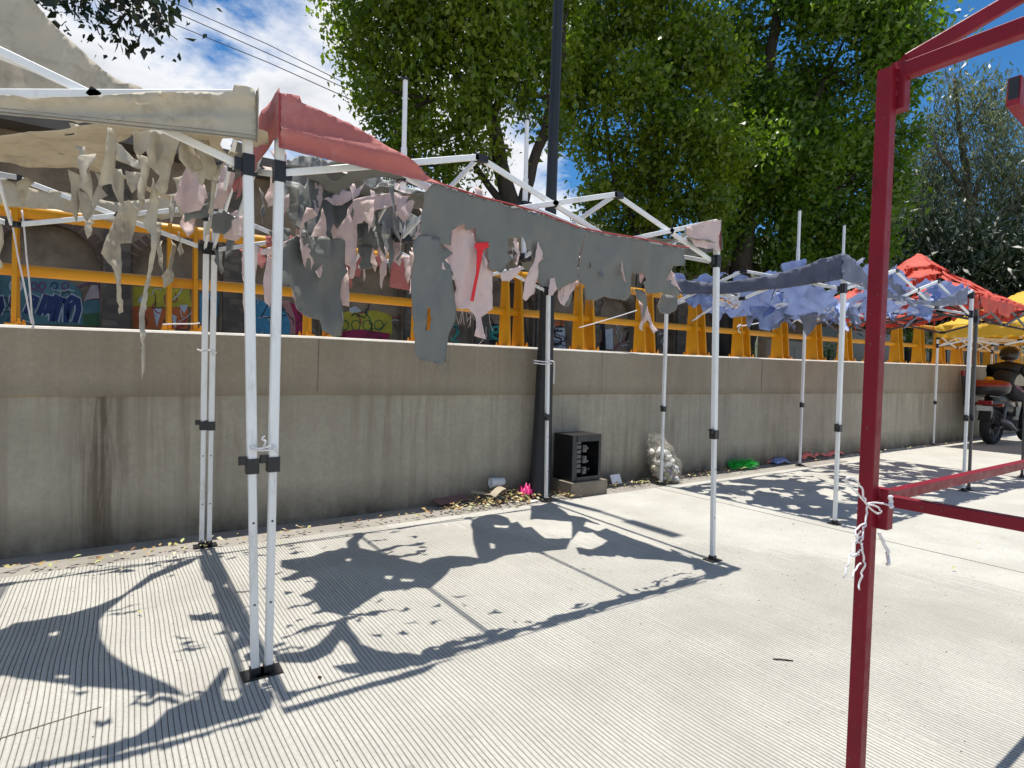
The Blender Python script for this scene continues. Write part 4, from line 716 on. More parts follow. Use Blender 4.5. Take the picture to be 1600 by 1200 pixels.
# ---- blue-grey tent
X2 = 4.755; T2 = tent('folding_tent', 'tattered blue and slate folding tent in the middle distance', rect(X2, X2+3.0, .02, 2.0), 3, 2, (1/3, 2/3), cz=.88)
mk('cloth_sunlit', (.62, .64, .70), .6, .12, 9); SLT = ('cloth_slate', 'cloth_slate_light'); BLU = ('cloth_slate_light', 'cloth_blue')  # whitish shred cloth: the look of sunlit blue cloth put into its colour
pxcloth('valance', T2, [(1317, 396), (1290, 403), (1250, 418), (1200, 430), (1150, 438), (1110, 442), (1058, 436), (1054, 452), (1064, 459), (1120, 460), (1180, 455), (1250, 447), (1317, 436)], ('X', X2-.03), SLT, out=(-1, 0, 0), amp=.02, freq=5, step=7, fold=.004, jag=.05)
pxcloth('valance', T2, [(1317, 396), (1332, 402), (1350, 422), (1370, 444), (1392, 456), (1425, 468), (1460, 470), (1490, 460), (1513, 444), (1514, 475), (1480, 478), (1440, 476), (1400, 470), (1370, 460), (1340, 444), (1317, 437)], ('Y', -.015), ('cloth_slate_light', 'cloth_blue'), amp=.02, freq=5, step=6)
def z2(x, y):
    e = min(x-X2, X2+3-x, y-.02, 2-y); return 2.36-.27*min(1, e/.35)+.10*noise.noise(Vector((x*2.2, y*2.2, 1)))+.07*noise.noise(Vector((x*6, y*6, 3)))+.035*(.4-1.6*abs(noise.noise(Vector((x*9, y*9, 2)))))-.10*math.exp(-((x-X2-.7)/.6)**2-((y-1.0)/.6)**2)
def h2(x, y):
    v = noise.noise(Vector((x*2.6, y*2.6, 7)))*.6+noise.noise(Vector((x*6, y*6, 9)))*.55+noise.noise(Vector((x*17, y*17, 4)))*.12; return v > .11+.25*max(0, .12-min(x-X2, X2+3-x, y-.02, 2-y))*4-(.30 if x > X2+1.9 and y > .9 else 0)
gridcloth('canopy_panel', T2, X2, X2+3, .02, 2.0, z2, 130, 86, BLU, h2, .05)
for i in range(46):     # shreds hanging from the sagging sheet
    x = X2+random.uniform(.05, 2.9); y = random.uniform(.1, 1.95); l = random.uniform(.08, .26); w_ = random.uniform(.06, .18); zt_ = z2(x, y)+.02; an = random.uniform(0, 3.14); tl_ = random.uniform(-1.6, 1.6)
    cloth('canopy_shred', T2, [(-w_/2, 0), (w_/2, random.uniform(-.01, .02)), (w_*.35, -l*.5), (random.uniform(-.02, .02), -l), (-w_*.4, -l*.6)], lambda a, b: (x+a*math.cos(an)-b*tl_*math.sin(an), y+a*math.sin(an)+b*tl_*math.cos(an), zt_+b), random.choice([BLU, ('cloth_blue', 'cloth_slate_light'), ('cloth_sunlit', 'cloth_blue')]), out=(math.sin(an), -math.cos(an), 0), step=.03, amp=.05, freq=9, twist=.08)
pxcloth('canopy_scrap', T2, [(1176, 470), (1215, 456), (1245, 462), (1228, 480), (1226, 492), (1212, 505), (1196, 517), (1186, 514), (1184, 495), (1172, 495)], ('X', X2+.5), ('cloth_blue', 'cloth_slate_light'), out=(-1, 0, 0), amp=.08, freq=6, step=5, fold=.01)
pxcloth('canopy_scrap', T2, [(1210, 480), (1240, 470), (1262, 480), (1240, 498), (1222, 510), (1200, 518), (1205, 500)], ('X', X2+.7), BLU, out=(-1, 0, 0), amp=.08, freq=6, step=5)
pxcloth('canopy_scrap', T2, [(1062, 458), (1110, 460), (1120, 470), (1105, 478), (1092, 474), (1085, 482), (1070, 470)], ('X', X2+.02), ('cloth_blue', 'cloth_slate_light'), out=(-1, 0, 0), amp=.06, freq=8, step=4)
pxcloth('canopy_scrap', T2, [(1385, 440), (1395, 425), (1405, 440), (1425, 470), (1436, 485), (1425, 478), (1405, 462)], ('Y', .1), BLU, amp=.03, step=5)

# ---- red tent
X3, X4 = 7.86, 9.82; T3 = tent('folding_tent', 'torn bright red pyramid tent with dark frame behind the blue one', [((X3, 0), (X3, 0)), ((X4, 0), (X4, 0)), ((7.825, 2.038), (7.825, 2.038)), ((X4, 2.0), (X4, 2.0))], 2, 2, (.5,), steel='steel_dark', cz=.88, lo=2.03, hi=2.30, ktop=3.02, w=.036)
SCA = ('cloth_scarlet', 'cloth_scarlet'); z3 = lambda x, y: 2.34+hip(x, y, X3-.02, X4+.02, -.02, 2.02, .76, 1.0)-.07*math.sin(math.pi*min(1, min(x-X3+.02, X4+.02-x, y+.02, 2.02-y)))+.02*noise.noise(Vector((x*5, y*5, 0)))
h3 = lambda x, y: (noise.noise(Vector((x*3.4, y*3.4, 17)))*.7+noise.noise(Vector((x*8, y*8, 19)))*.45) > (.06 if min(x-X3, X4-x, y, 2-y) < .72 else .26)
gridcloth('canopy_panel', T3, X3-.02, X4+.02, -.02, 2.02, z3, 56, 56, SCA, h3, .04)
for (a, b, o_) in (((X3-.02, -.02), (X4+.02, -.02), (0, -1, 0)), ((X3-.02, 2.02), (X4+.02, 2.02), (0, 1, 0)), ((X3-.02, -.02), (X3-.02, 2.02), (-1, 0, 0)), ((X4+.02, -.02), (X4+.02, 2.02), (1, 0, 0))):
    n_ = 9; top = [(i/n_, 2.335) for i in range(n_+1)]; bot = [(i/n_, 2.335-random.choice([.06, .12, .19, .2])) for i in range(n_, -1, -1)]
    cloth('valance', T3, [(p*2.0, q) for p, q in top+bot], lambda p, q: (a[0]+(b[0]-a[0])*p/2, a[1]+(b[1]-a[1])*p/2, q), SCA, out=o_, step=.06, amp=.02, jag=.15)
for i in range(90):
    x = random.uniform(X3, X4); y = random.uniform(0, 2); l = random.uniform(.10, .34); w_ = random.uniform(.04, .12); zt_ = z3(x, y)-.01; an = random.uniform(0, 3.14)
    cloth('canopy_shred', T3, [(-w_/2, 0), (w_/2, 0), (w_*.35, -l*.5), (random.uniform(-.02, .02), -l), (-w_*.4, -l*.6)], lambda a, b: (x+a*math.cos(an), y+a*math.sin(an), zt_+b), SCA, out=(math.sin(an), -math.cos(an), 0), step=.035, amp=.03, freq=8)

# ---- yellow tent
X5, X6 = 13.1, 16.2; T4 = tent('folding_tent', 'intact bright yellow folding tent shading a motorcycle at the right edge', rect(X5, X6, .15, 2.2), 3, 2, (1/3, 2/3), cz=.88, lo=2.0, hi=2.22, ktop=2.98, w=.036)
YEL = ('cloth_yellow', 'cloth_yellow'); z4 = lambda x, y: 2.40+hip(x, y, X5-.04, X6+.04, .11, 2.24, .70, 1.05)-.03*math.sin(math.pi*min(1, min(x-X5+.04, X6+.04-x, y-.11, 2.24-y)))
gridcloth('canopy_panel', T4, X5-.04, X6+.04, .11, 2.24, z4, 44, 32, YEL)
for (a, b, o_) in (((X5-.04, .11), (X6+.04, .11), (0, -1, 0)), ((X5-.04, 2.24), (X6+.04, 2.24), (0, 1, 0)), ((X5-.04, .11), (X5-.04, 2.24), (-1, 0, 0)), ((X6+.04, .11), (X6+.04, 2.24), (1, 0, 0))):
    cloth('valance', T4, [(0, 2.40), (1, 2.385), (2, 2.40), (2, 2.17), (1, 2.14), (0, 2.17)], lambda p, q: (a[0]+(b[0]-a[0])*p/2, a[1]+(b[1]-a[1])*p/2, q), YEL, out=o_, step=.09, amp=.015, jag=.02, fold=.004)
# ------------------------------------------------------------------ red steel stall frame in the foreground
rf = thing('red_stall_frame', 'bare dark red steel stall frame standing in the right foreground', 'frame', tuple(at(1331, 1318, 'Z', 0.)))
def rbar(name, a, b, w_, h_, par=rf, hollow=False):
    m_ = MB(); m_.bar(a, b, w_, h_, ch=.07); return m_.build(name, 'red_paint', par)
RB = at(1331, 1318, 'Z', 0.); PX, PY = RB.x, RB.y; zS = lambda u, v: at(u, v, 'X', PX).z
ZT, ZR = zS(1397, 106), zS(1384, 781)
for (x, y) in ((PX, PY), (PX+3.07, PY), (PX, -4.9), (PX+3.07, -4.9)):
    p = rbar('post', (x, y, -.004), (x+.002, y-.012, ZT), .037, .037)
    m_ = MB(); m_.box((x, y, .004), (.11, .11, .008)); m_.build('foot_plate', 'red_paint', p)
    sx_ = .034 if x < 3 else -.034; sy_ = -.031 if y > -3 else .031
    for (za, zb_) in ((ZT-.105, ZT+.022), (ZR-.085, ZR+.024)):
        s_ = rbar('sleeve', (x+sx_, y+sy_, za), (x+sx_, y+sy_, zb_), .036, .036); m_ = MB()
        for q in (.25, .55, .8): m_.tube([(x+sx_*.5, y+sy_*.5-.012, za+(zb_-za)*q), (x+sx_*.5, y+sy_*.5-.006, za+(zb_-za)*q+.02)], .009, 7)
        m_.build('weld_bead', 'red_paint', s_)
QX, QY, RX = PX+.034, PY-.031, PX+3.03
rbar('top_beam', (QX, QY-.016, ZT-.004), (QX, -4.86, ZT-.004), .036, .040); rbar('top_beam', (RX, QY-.016, ZT-.004), (RX, -4.86, ZT-.004), .036, .040)
PK = (QX+1.5, QY-1.5, ZT+1.24)
for (x, y) in ((QX+.006, QY-.008), (RX, QY), (QX, -4.86), (RX, -4.86)): rbar('rafter', (x, y, ZT+.022), PK, .034, .036)
rbar('side_rail', (QX+.02, QY+.004, ZR), (RX, QY+.02, ZR), .027, .030); rbar('side_rail', (QX, QY-.022, ZR-.006), (QX, -4.86, ZR-.006), .027, .030)
e0 = at(1584, 142, 'Y', PY-.012); b = rbar('roof_beam', e0, (RX, PY-.012, e0.z-.2), .040, .108); m_ = MB(); m_.bar(e0+Vector((-.003, 0, 0)), e0+Vector((.003, 0, 0)), .030, .095, ch=.02); m_.build('tube_opening', 'black_plastic', b)
p_ = rbar('hanger', (RX, PY-.012, e0.z-.2), (RX, PY-.012, ZT-.01), .036, .036)

# ------------------------------------------------------------------ ropes and ties
def rope(name, label, paths, plane, r=.0045, m_='rope_white', group=None, cat='rope'):
    t = MB()
    for pth in paths:
        P = [at(u, v, *plane) if not isinstance(u, Vector) else u for u, v in pth]; Q = []
        for i in range(len(P)-1):        # Catmull-Rom
            p0, p1, p2, p3 = P[max(0, i-1)], P[i], P[i+1], P[min(len(P)-1, i+2)]
            for s_ in range(6):
                u = s_/6; Q.append(.5*((2*p1)+(p2-p0)*u+(2*p0-5*p1+4*p2-p3)*u*u+(3*p1-p0-3*p2+p3)*u**3)+FW*(.006*math.sin(i+u*3)))
        Q.append(P[-1]); t.tube(Q, r, 7)
    o = t.build(name, m_, smooth=True); return tag(o, label, cat, group)
rope('knotted_rope', 'frayed white rope tied in a bow round the red post', [[(1355, 787), (1338, 768), (1323, 752), (1324, 746), (1334, 748), (1345, 762), (1352, 780), (1357, 790), (1372, 803), (1375, 797), (1366, 790), (1356, 788)], [(1355, 788), (1366, 786), (1380, 787), (1391, 790)], [(1356, 790), (1356, 805), (1351, 825), (1345, 845), (1346, 862), (1350, 880), (1347, 900), (1343, 921)],
     [(1347, 838), (1338, 850), (1330, 868), (1322, 885), (1317, 902)], [(1345, 830), (1341, 846), (1347, 850), (1343, 860), (1330, 868), (1342, 866)], [(1346, 880), (1338, 892), (1332, 902)], [(1352, 818), (1340, 828), (1337, 838)]], ('Y', PY-.055), .0024)
rope('rope_tail', 'loose white tape tail hanging under the red sleeve', [[(1374, 832), (1382, 848), (1388, 865), (1386, 882)]], ('Y', PY-.052), .0045)
rope('rope_wrap', 'white tape wound round the lower red rail beside the sleeve', [[(1391, 776), (1394, 784), (1391, 793)], [(1393, 776), (1395, 785), (1393, 792)]], ('Y', PY-.075), .0045)
rope('leg_tie', 'white cord binding the two front tent legs together', [[(392, 698), (405, 701), (425, 697), (431, 702)], [(412, 697), (414, 690), (409, 686), (413, 682)], [(392, 702), (408, 704), (428, 703), (434, 708)]], ('Y', -.035), .004)
rope('leg_tie', 'white cord binding the two rear tent legs by the wall', [[(308, 546), (318, 549), (330, 547), (338, 551)], [(328, 548), (333, 556)]], ('Y', 1.97), .006)
rope('pole_tie', 'white cord tying the tent leg to the dark lamp post', [[(834, 563), (850, 565), (862, 564), (866, 570), (865, 600)], [(834, 567), (850, 569), (862, 568)]], ('Y', 1.955), .006)
rope('guy_rope', 'left of two thin guy cords from the beige tent to the wall top', [[(14, 328), (30, 415), (50, 506)]], ('Y', 2.25), .005); rope('guy_rope', 'right of two thin guy cords from the beige tent to the wall top', [[(34, 328), (42, 415), (51, 503), (51, 512)]], ('Y', 2.26), .005)
rope('guy_rope', 'taut white cord from the yellow railing to the grey tent rag', [[(905, 512), (950, 499), (995, 485)]], ('Y', 2.36), .006); rope('guy_rope', 'short white cord tied from the railing to the blue tent', [[(1152, 511), (1157, 507), (1162, 509), (1200, 502)], [(1157, 508), (1154, 516), (1157, 520)]], ('Y', 2.36), .008)
rope('guy_rope', 'white string lying along the wall top between two railing posts', [[(254, 507), (270, 506), (300, 506), (312, 505)]], ('Y', 2.36), .005)

# ------------------------------------------------------------------ electrical cabinet
mk('cabinet_black', (.009, .009, .010), .5, .25, 8, .1, 60, dirt=(.08, .075, .07), dirt_amt=.25); mk('cabinet_grey', (.035, .035, .036), .55, .2, 8, .1, 60, dirt=(.16, .15, .13), dirt_amt=.3); mk('component_grey', (.11, .11, .11), .5, .2, 30); mk('plinth', (.24, .205, .155), .92, .2, 6, .3, 60, dirt=(.12, .10, .08), dirt_amt=.4)
cb_ = thing('electrical_cabinet', 'open black electrical cabinet on a concrete plinth by the wall', 'cabinet', (3.60, 2.12, 0)); x0, x1, yf, yb, za, zb_ = 3.375, 3.775, 2.00, 2.29, .155, .635
m_ = MB(); m_.box(((x0+x1)/2+.01, (yf+yb)/2-.02, .068), (.50, .36, .16)); m_.build('plinth', 'plinth', cb_)
m_ = MB(); m_.box((x0+.008, (yf+yb)/2, (za+zb_)/2), (.016, yb-yf, zb_-za)); m_.box((x1-.008, (yf+yb)/2, (za+zb_)/2), (.016, yb-yf, zb_-za)); m_.box(((x0+x1)/2, (yf+yb)/2, zb_-.008), (x1-x0-.034, yb-yf, .016)); m_.box(((x0+x1)/2, (yf+yb)/2, za+.008), (x1-x0-.034, yb-yf, .016)); m_.box(((x0+x1)/2, yb-.006, (za+zb_)/2), (x1-x0-.034, .010, zb_-za-.034)); m_.build('housing', 'cabinet_black', cb_)
m_ = MB(); fw = .062; m_.box((x0+fw/2, yf-.006, (za+zb_)/2), (fw, .010, zb_-za)); m_.box((x1-fw/2+.014, yf-.006, (za+zb_)/2), (fw-.03, .010, zb_-za)); m_.box(((x0+x1)/2+.008, yf-.006, zb_-.035), (x1-x0-2*fw+.04, .010, .07)); m_.box(((x0+x1)/2+.008, yf-.006, za+.02), (x1-x0-2*fw+.04, .010, .04)); m_.build('front_frame', 'cabinet_grey', cb_)
for i, xx in enumerate((x0+.115, x0+.195)):
    for k in range(7 if i == 0 else 3):
        m_ = MB(); h_ = .036 if i == 0 else .075; z_ = za+.10+k*(.05 if i == 0 else .115); m_.box((xx, yf+.07, z_), (.05, .10, h_)); o = m_.build('breaker', 'component_grey', cb_)
        if i: m_ = MB(); m_.lathe([(0, -.004), (.016, -.004), (.018, .004)], (xx, yf+.014, z_+.01), 'Y', 10); m_.build('knob', 'component_grey', o)
for k in range(2): m_ = MB(); m_.lathe([(0, -.003), (.013, -.003), (.015, .006)], (x0+.26, yf+.05, za+.19+k*.14), 'Y', 10); m_.build('lamp_socket', 'component_grey', cb_)
m_ = MB(); m_.tube([(x0+.18, yf+.05, za+.05), (x0+.22, yf+.03, za+.10), (x0+.27, yf+.03, za+.12), (x0+.29, yf+.06, za+.08)], .004, 6); m_.build('loose_wire', 'component_grey', cb_)

# ------------------------------------------------------------------ litter along the wall foot
mk('paper_white', (.70, .70, .72), .8, .1, 12, .1, 60, dirt=(.4, .36, .3), dirt_amt=.25); mk('paper_tan', (.42, .35, .25), .85, .2, 8, .1, 60); mk('board_red', (.23, .12, .11), .8, .15, 6); mk('plastic_pink', (.85, .05, .28), .4, .12, 8, transl=.3); mk('green_plastic', (.02, .55, .07), .4, .25, 20, .3, 80, transl=.2)
mk('foil_grey', (.45, .46, .48), .3, .3, 14, .3, 50)
def bagmat():
    t = NT('bag_plastic'); t.col((.60, .55, .46)); t.b.inputs['Roughness'].default_value = .16; t.bump(t.noise(22, 5, .6, dist=1.2), .9, .03)
    tr = t.n.new('ShaderNodeBsdfTransparent'); ms = t.n.new('ShaderNodeMixShader'); t.lk(t.ramp(t.noise(14, 4, .6, dist=1.), [(.35, .55), (.65, .9)]), ms.inputs[0])
    t.lk(t.b.outputs[0], ms.inputs[1]); t.lk(tr.outputs[0], ms.inputs[2]); t.lk(ms.outputs[0], t.out.inputs[0]); M['bag_plastic'] = t.m
bagmat()
for nm, c in (('a', (.74, .70, .62)), ('b', (.62, .56, .42)), ('c', (.45, .36, .52)), ('d', (.40, .40, .20)), ('e', (.82, .82, .80)), ('f', (.48, .33, .25))): mk('rubbish_'+nm, c, .6, .15, 14)
def leafscatter(name, spots, n, size, mat_cols, z=.006):
    V = []; F = []; MI = []
    for _ in range(n):
        (x, y, sx_, sy_) = random.choice(spots); px_, py_ = random.gauss(x, sx_), random.gauss(y, sy_)
        if py_ > 2.31: continue
        a = random.uniform(0, 6.28); s_ = size*random.uniform(.5, 1.3); h_ = z+random.uniform(0, .03)+(random.random()**.6*.10*math.exp(-((px_-2.62)/.30)**2-((py_-2.22)/.13)**2) if z > .005 else 0); d = Vector((math.cos(a), math.sin(a), random.uniform(-.4, .4))); e = Vector((-math.sin(a), math.cos(a), random.uniform(-.5, .5))); b0 = len(V); c = Vector((px_, py_, h_+s_*.3))
        V += [c-d*s_*.5, c+e*s_*.3+Vector((0, 0, s_*.12)), c+d*s_*.55, c-e*s_*.3+Vector((0, 0, s_*.12))]; F.append((b0, b0+1, b0+2, b0+3)); MI.append(random.randrange(len(mat_cols)))
    return obj(name, V, F, mat_cols, None, MI, fix=False)
mk('dry_leaf_a', (.48, .42, .16), .7, .3, 30); mk('dry_leaf_b', (.38, .25, .10), .8, .3, 30); mk('dry_leaf_c', (.42, .46, .18), .7, .3, 30); mk('dry_leaf_d', (.14, .07, .04), .8, .3, 30); mk('dry_leaf_e', (.60, .54, .36), .7, .2, 30)
DL = ['dry_leaf_a', 'dry_leaf_b', 'dry_leaf_c', 'dry_leaf_d', 'dry_leaf_e']
tag(leafscatter('fallen_leaves', [(2.55, 2.14, .25, .10), (2.62, 2.18, .22, .10), (2.62, 2.16, .2, .1), (2.75, 2.04, .2, .09), (2.9, 2.15, .15, .08), (3.3, 2.0, .10, .06), (2.2, 2.02, .25, .05), (4.35, 2.12, .3, .06), (4.9, 2.08, .4, .06), (5.7, 2.16, .5, .06), (6.3, 2.2, .5, .05), (1.2, 2.0, .8, .04), (-.4, 1.97, .6, .05), (11, 2.1, 1.5, .06)], 1050, .040, ['dry_leaf_a', 'dry_leaf_b', 'dry_leaf_b', 'dry_leaf_c', 'dry_leaf_d', 'dry_leaf_d', 'dry_leaf_e']), 'dry yellow and brown leaves drifted along the foot of the wall', 'leaves', kind='stuff')
tag(leafscatter('fallen_leaves', [(1.5, .2, 2.2, 1.4), (4, -.5, 2, 1.2), (-.6, 1.75, .6, .1)], 46, .026, DL, .001), 'a few small dry leaves scattered over the concrete road', 'leaves', kind='stuff')
# dark grit specks
V = []; F = []
for _ in range(420):
    x, y, s_ = random.uniform(-1.6, 5.5), random.uniform(-2.2, 1.85), random.uniform(.0015, .0052); b0 = len(V); a = random.random()*6
    V += [(x+s_*math.cos(a+q), y+s_*math.sin(a+q), .0006) for q in (0, 2.1, 4.2)]+[(x, y, .001+s_*.8)]; F += [(b0, b0+1, b0+3), (b0+1, b0+2, b0+3), (b0+2, b0, b0+3)]
g = obj('grit', V, F, 'groove_dirt_shade'); tag(g, 'dark grit specks strewn over the concrete road', 'grit', kind='stuff')
m_ = MB(); p = at(1224, 1031, 'Z', .003); m_.tube([p+Vector((-.035, .03, 0)), p+Vector((-.01, .006, .003)), p+Vector((.03, -.028, 0))], .0035, 6); tag(m_.build('twig', 'bark'), 'short dark twig lying on the sunlit concrete', 'twig')
def sheet(name, label, cat, px_, sz, rz, tilt, m_, th=.004, z=.01, bend=0., group=None):
    c = at(*px_, 'Z', z) if not isinstance(px_, Vector) else px_; R_ = Matrix.Rotation(rz, 3, 'Z') @ Matrix.Rotation(tilt[0], 3, 'X') @ Matrix.Rotation(tilt[1], 3, 'Y'); mb_ = MB(); V = []; n_ = 6
    for s_ in (0, 1):
        for i in range(n_+1):
            for j in (0, 1): u = i/n_-.5; V.append(c+R_ @ Vector((u*sz[0], (j-.5)*sz[1], bend*math.cos(u*3.1)+(s_-.5)*th)))
    k = 2*(n_+1); Fs = []
    for i in range(n_): a = i*2; Fs += [(a, a+2, a+3, a+1), (k+a, k+a+1, k+a+3, k+a+2), (a, k+a, k+a+2, a+2), (a+1, a+3, k+a+3, k+a+1)]
    Fs += [(0, 1, k+1, k), (k-2, 2*k-2, 2*k-1, k-1)]; mb_.add(V, Fs); return tag(mb_.build(name, m_), label, cat, group)
sheet('cardboard', 'dull reddish board lying flat among the leaves by the wall', 'board', (706, 780), (.34, .15), .05, (.14, -.05), 'board_red', z=.055); sheet('cardboard', 'pale tan folded carton scrap beside the paper cup', 'cardboard', (778, 768), (.20, .07), .5, (.3, -.25), 'paper_tan', z=.115, bend=.02); sheet('cardboard', 'thin tan cardboard strip in the leaf pile left of the cup', 'cardboard', (752, 770), (.2, .05), -.5, (.2, .15), 'paper_tan', z=.10); sheet('paper_scrap', 'small white paper scrap at the foot of the lamp post', 'paper', (832, 783), (.12, .05), .2, (.05, 0), 'paper_white', z=.006)
sheet('paper_scrap', 'white printed flyer leaning by the wall right of the cabinet', 'paper', Vector((4.22, 2.20, .075)), (.17, .11), .1, (1.15, .0), 'paper_white')
m_ = MB(); c = at(777, 753, 'Y', 2.24); R_ = Matrix.Rotation(math.radians(88), 3, 'Y') @ Matrix.Rotation(.1, 3, 'X'); V = []; sg = 18
for (r, h_) in ((0.0, -.075), (.036, -.075), (.050, .075), (.053, .078), (.047, .074), (.034, -.06), (0, -.06)): V += [c+R_ @ Vector((r*math.cos(6.283*k/sg), r*math.sin(6.283*k/sg), -h_)) for k in range(sg)]
m_.add(V, [(i*sg+k, i*sg+(k+1) % sg, (i+1)*sg+(k+1) % sg, (i+1)*sg+k) for i in range(6) for k in range(sg)]); tag(m_.build('paper_cup', 'paper_white', smooth=True), 'white paper cup lying on its side by the wall', 'cup')
mk('scrap_coral', (.80, .20, .16), .7, .15, 9)
def rag(name, label, cat, px_, size, h_, mt, group=None, plane=None, n_=12):
    c = at(*px_, *(plane or ('Z', .0))); V = []; F = []; sd_ = random.uniform(0, 90)
    for i in range(n_+1):
        for j in range(n_+1):
            u, v = i/n_*2-1, j/n_*2-1; q = Vector((u*1.6+sd_, v*1.6, 0)); k = max(0, 1-(u*u+v*v)*.6)
            V.append(c+Vector((u*size[0]*(1+.3*noise.noise(q*2)), v*size[1]*(1+.3*noise.noise(q*2+Vector((5, 5, 5)))), .004+h_*k*(.5+.9*abs(noise.noise(q*1.7)))+.25*h_*abs(noise.noise(q*4)))))
    for i in range(n_):
        for j in range(n_): a = i*(n_+1)+j; F.append((a, a+n_+1, a+n_+2, a+1))
    o = obj(name, V, F, mt, smooth=True, fix=False); md = o.modifiers.new('t', 'SOLIDIFY'); md.thickness = .002; return tag(o, label, cat, group)
rag('plastic_bag', 'bright pink plastic bag crumpled against the lamp post base', 'plastic bag', (820, 778), (.075, .06), .17, 'plastic_pink', n_=18); rag('plastic_bag', 'small clear plastic wrapper beside the trash bag', 'plastic bag', (1056, 742), (.05, .05), .13, 'foil_grey'); rag('cloth_scrap', 'blue cloth scrap lying by the wall past the green brush', 'rag', (1218, 724), (.18, .08), .10, 'cloth_blue')
rag('cloth_scrap', 'orange-red cloth scrap lying just left of the blue scrap', 'rag', (1201, 723), (.15, .07), .10, 'scrap_coral'); rag('cloth_scrap', 'dark brown rag against the wall behind the orange scrap', 'rag', (1190, 720), (.16, .04), .10, 'board_red')
for (u, v, s_, lab) in ((1258, 717, .16, 'red cloth heap just right of the rear blue tent leg'), (1274, 714, .18, 'flat red cloth piece in the middle of the row by the wall'), (1297, 711, .24, 'long red cloth piece near the white front leg of the blue tent'), (1344, 706, .14, 'small red cloth scrap beside the red post')): rag('cloth_scrap', lab, 'rag', (u, v), (s_*1.2, s_*.5), .14, 'scrap_coral', 'red cloth scraps by the wall')
rag('plastic_bag', 'crumpled clear plastic bag at the end of the red scraps', 'plastic bag', (1318, 706), (.09, .07), .22, 'foil_grey'); rag('cloth_scrap', 'small orange scrap among the leaves left of the lamp post', 'rag', (781, 785), (.03, .025), .03, 'cloth_scarlet')
# green brush head: bristles on a bar
gb = thing('brush_head', 'bright green plastic broom head lying by the wall', 'broom head', at(1158, 734, 'Z', 0)); c = at(1158, 733, 'Z', .0); m_ = MB(); m_.bar(c+Vector((-.21, .035, .07)), c+Vector((.21, -.035, .07)), .06, .05); m_.build('block', 'green_plastic', gb); V = []; F = []
for _ in range(700):
    u = random.uniform(-1, 1); p = c+Vector((.21*u, -.035*u, .07)); d = Vector((random.gauss(0, .3), random.gauss(-.5, .5), random.gauss(.1, .6))).normalized()*random.uniform(.07, .12); s_ = Vector((.006, 0, .003)); b0 = len(V); V += [p-s_, p+s_, p+d]; F.append((b0, b0+1, b0+2)); V[-1].z = max(.003, V[-1].z)
o = obj('bristles', V, F, 'green_plastic', gb, fix=False); o['kind'] = 'stuff'
# trash bag
tb = thing('trash_bag', 'full clear plastic trash bag leaning on the wall behind a tent leg', 'bag', (5.05, 2.1, 0)); V = []; F = []; nu, nv = 40, 30; c0 = Vector((5.0, 2.08, 0))
for j in range(nv+1):
    t_ = j/nv; z = .58*t_; r = .215*math.sin(math.pi*min(1, .16+.80*t_))**.6*(1-.25*t_) if t_ < .8 else .215*(.55-.9*(t_-.8)); r = max(r, .05) if t_ > .8 else r; fl = 1.35 if t_ > .8 else 1.
    for i in range(nu):
        a = 6.283*i/nu; q = Vector((math.cos(a), math.sin(a), t_*2.2)); rr = r*(1+.32*noise.noise(q*1.7)+.20*noise.noise(q*4)+.10*noise.noise(q*9)); V.append(c0+Vector((rr*math.cos(a)*fl-.17*t_, rr*math.sin(a)*.85/fl+.10*t_, max(.0, z+.03*noise.noise(q*3)))))
F = [(j*nu+i, j*nu+(i+1) % nu, (j+1)*nu+(i+1) % nu, (j+1)*nu+i) for j in range(nv) for i in range(nu)]+[tuple(range(nu))]; obj('sack', V, F, 'bag_plastic', tb, smooth=True)
for k in range(85):      # the rubbish one sees through the clear plastic
    t_ = random.uniform(.02, .74)**1.1; r = .17*math.sin(math.pi*min(1, .2+.80*t_))**.6*(1-.25*t_)*math.sqrt(random.random()); a = random.uniform(0, 6.283); c = c0+Vector((r*math.cos(a)-.17*t_, r*math.sin(a)*.85+.10*t_, max(.03, .58*t_))); s_ = random.uniform(.025, .06); m_ = MB()
    m_.tube([c+Vector((-s_, 0, 0)), c+Vector((-s_*.4, s_*.3, s_*.2)), c+Vector((s_*.5, 0, -s_*.1)), c+Vector((s_, s_*.2, 0))], [s_*.35, s_*.7, s_*.6, s_*.3], 7); R_ = Matrix.Rotation(random.uniform(0, 3), 3, 'Z') @ Matrix.Rotation(random.uniform(-1, 1), 3, 'X'); m_.v = [c+R_ @ (p-c) for p in m_.v]; m_.build('rubbish_item', 'rubbish_'+random.choice('aabcdeeef'), tb)

# ------------------------------------------------------------------ motorcycle and rider
mk('tyre', (.016, .016, .016), .85, .2, 20, .3, 90); mk('moto_black', (.014, .014, .015), .35, .2, 9); mk('moto_grey', (.14, .14, .145), .4, .2, 9, metal=.4); mk('moto_red', (.26, .03, .012), .3, .3, 5, dirt=(.02, .02, .02), dirt_amt=.3, dscale=6); mk('tail_red', (.25, .008, .015), .25); mk('plate_white', (.55, .55, .52), .5, .15, 40)
mk('jacket', (.012, .012, .013), .7, .3, 10, .4, 50); mk('jeans', (.018, .024, .04), .85, .3, 10, .3, 60); mk('helmet', (.02, .018, .018), .25, .2, 8); mk('skin', (.36, .20, .14), .6, .1, 8); mk('cap_yellow', (.75, .48, .02), .6, .1, 8)
bk = thing('motorcycle', 'dark motorcycle with a red and black top box under the yellow tent', 'motorcycle', (14.75, 1.74, -.012)); SC = 1.2; yaw = math.radians(-6)
def B(x, y, z): x, y, z = x*SC, y*SC, z*SC; return Vector((14.75+x*math.cos(yaw)-y*math.sin(yaw), 1.74+x*math.sin(yaw)+y*math.cos(yaw), -.012+z))
BR = Matrix.Rotation(yaw, 3, 'Z')
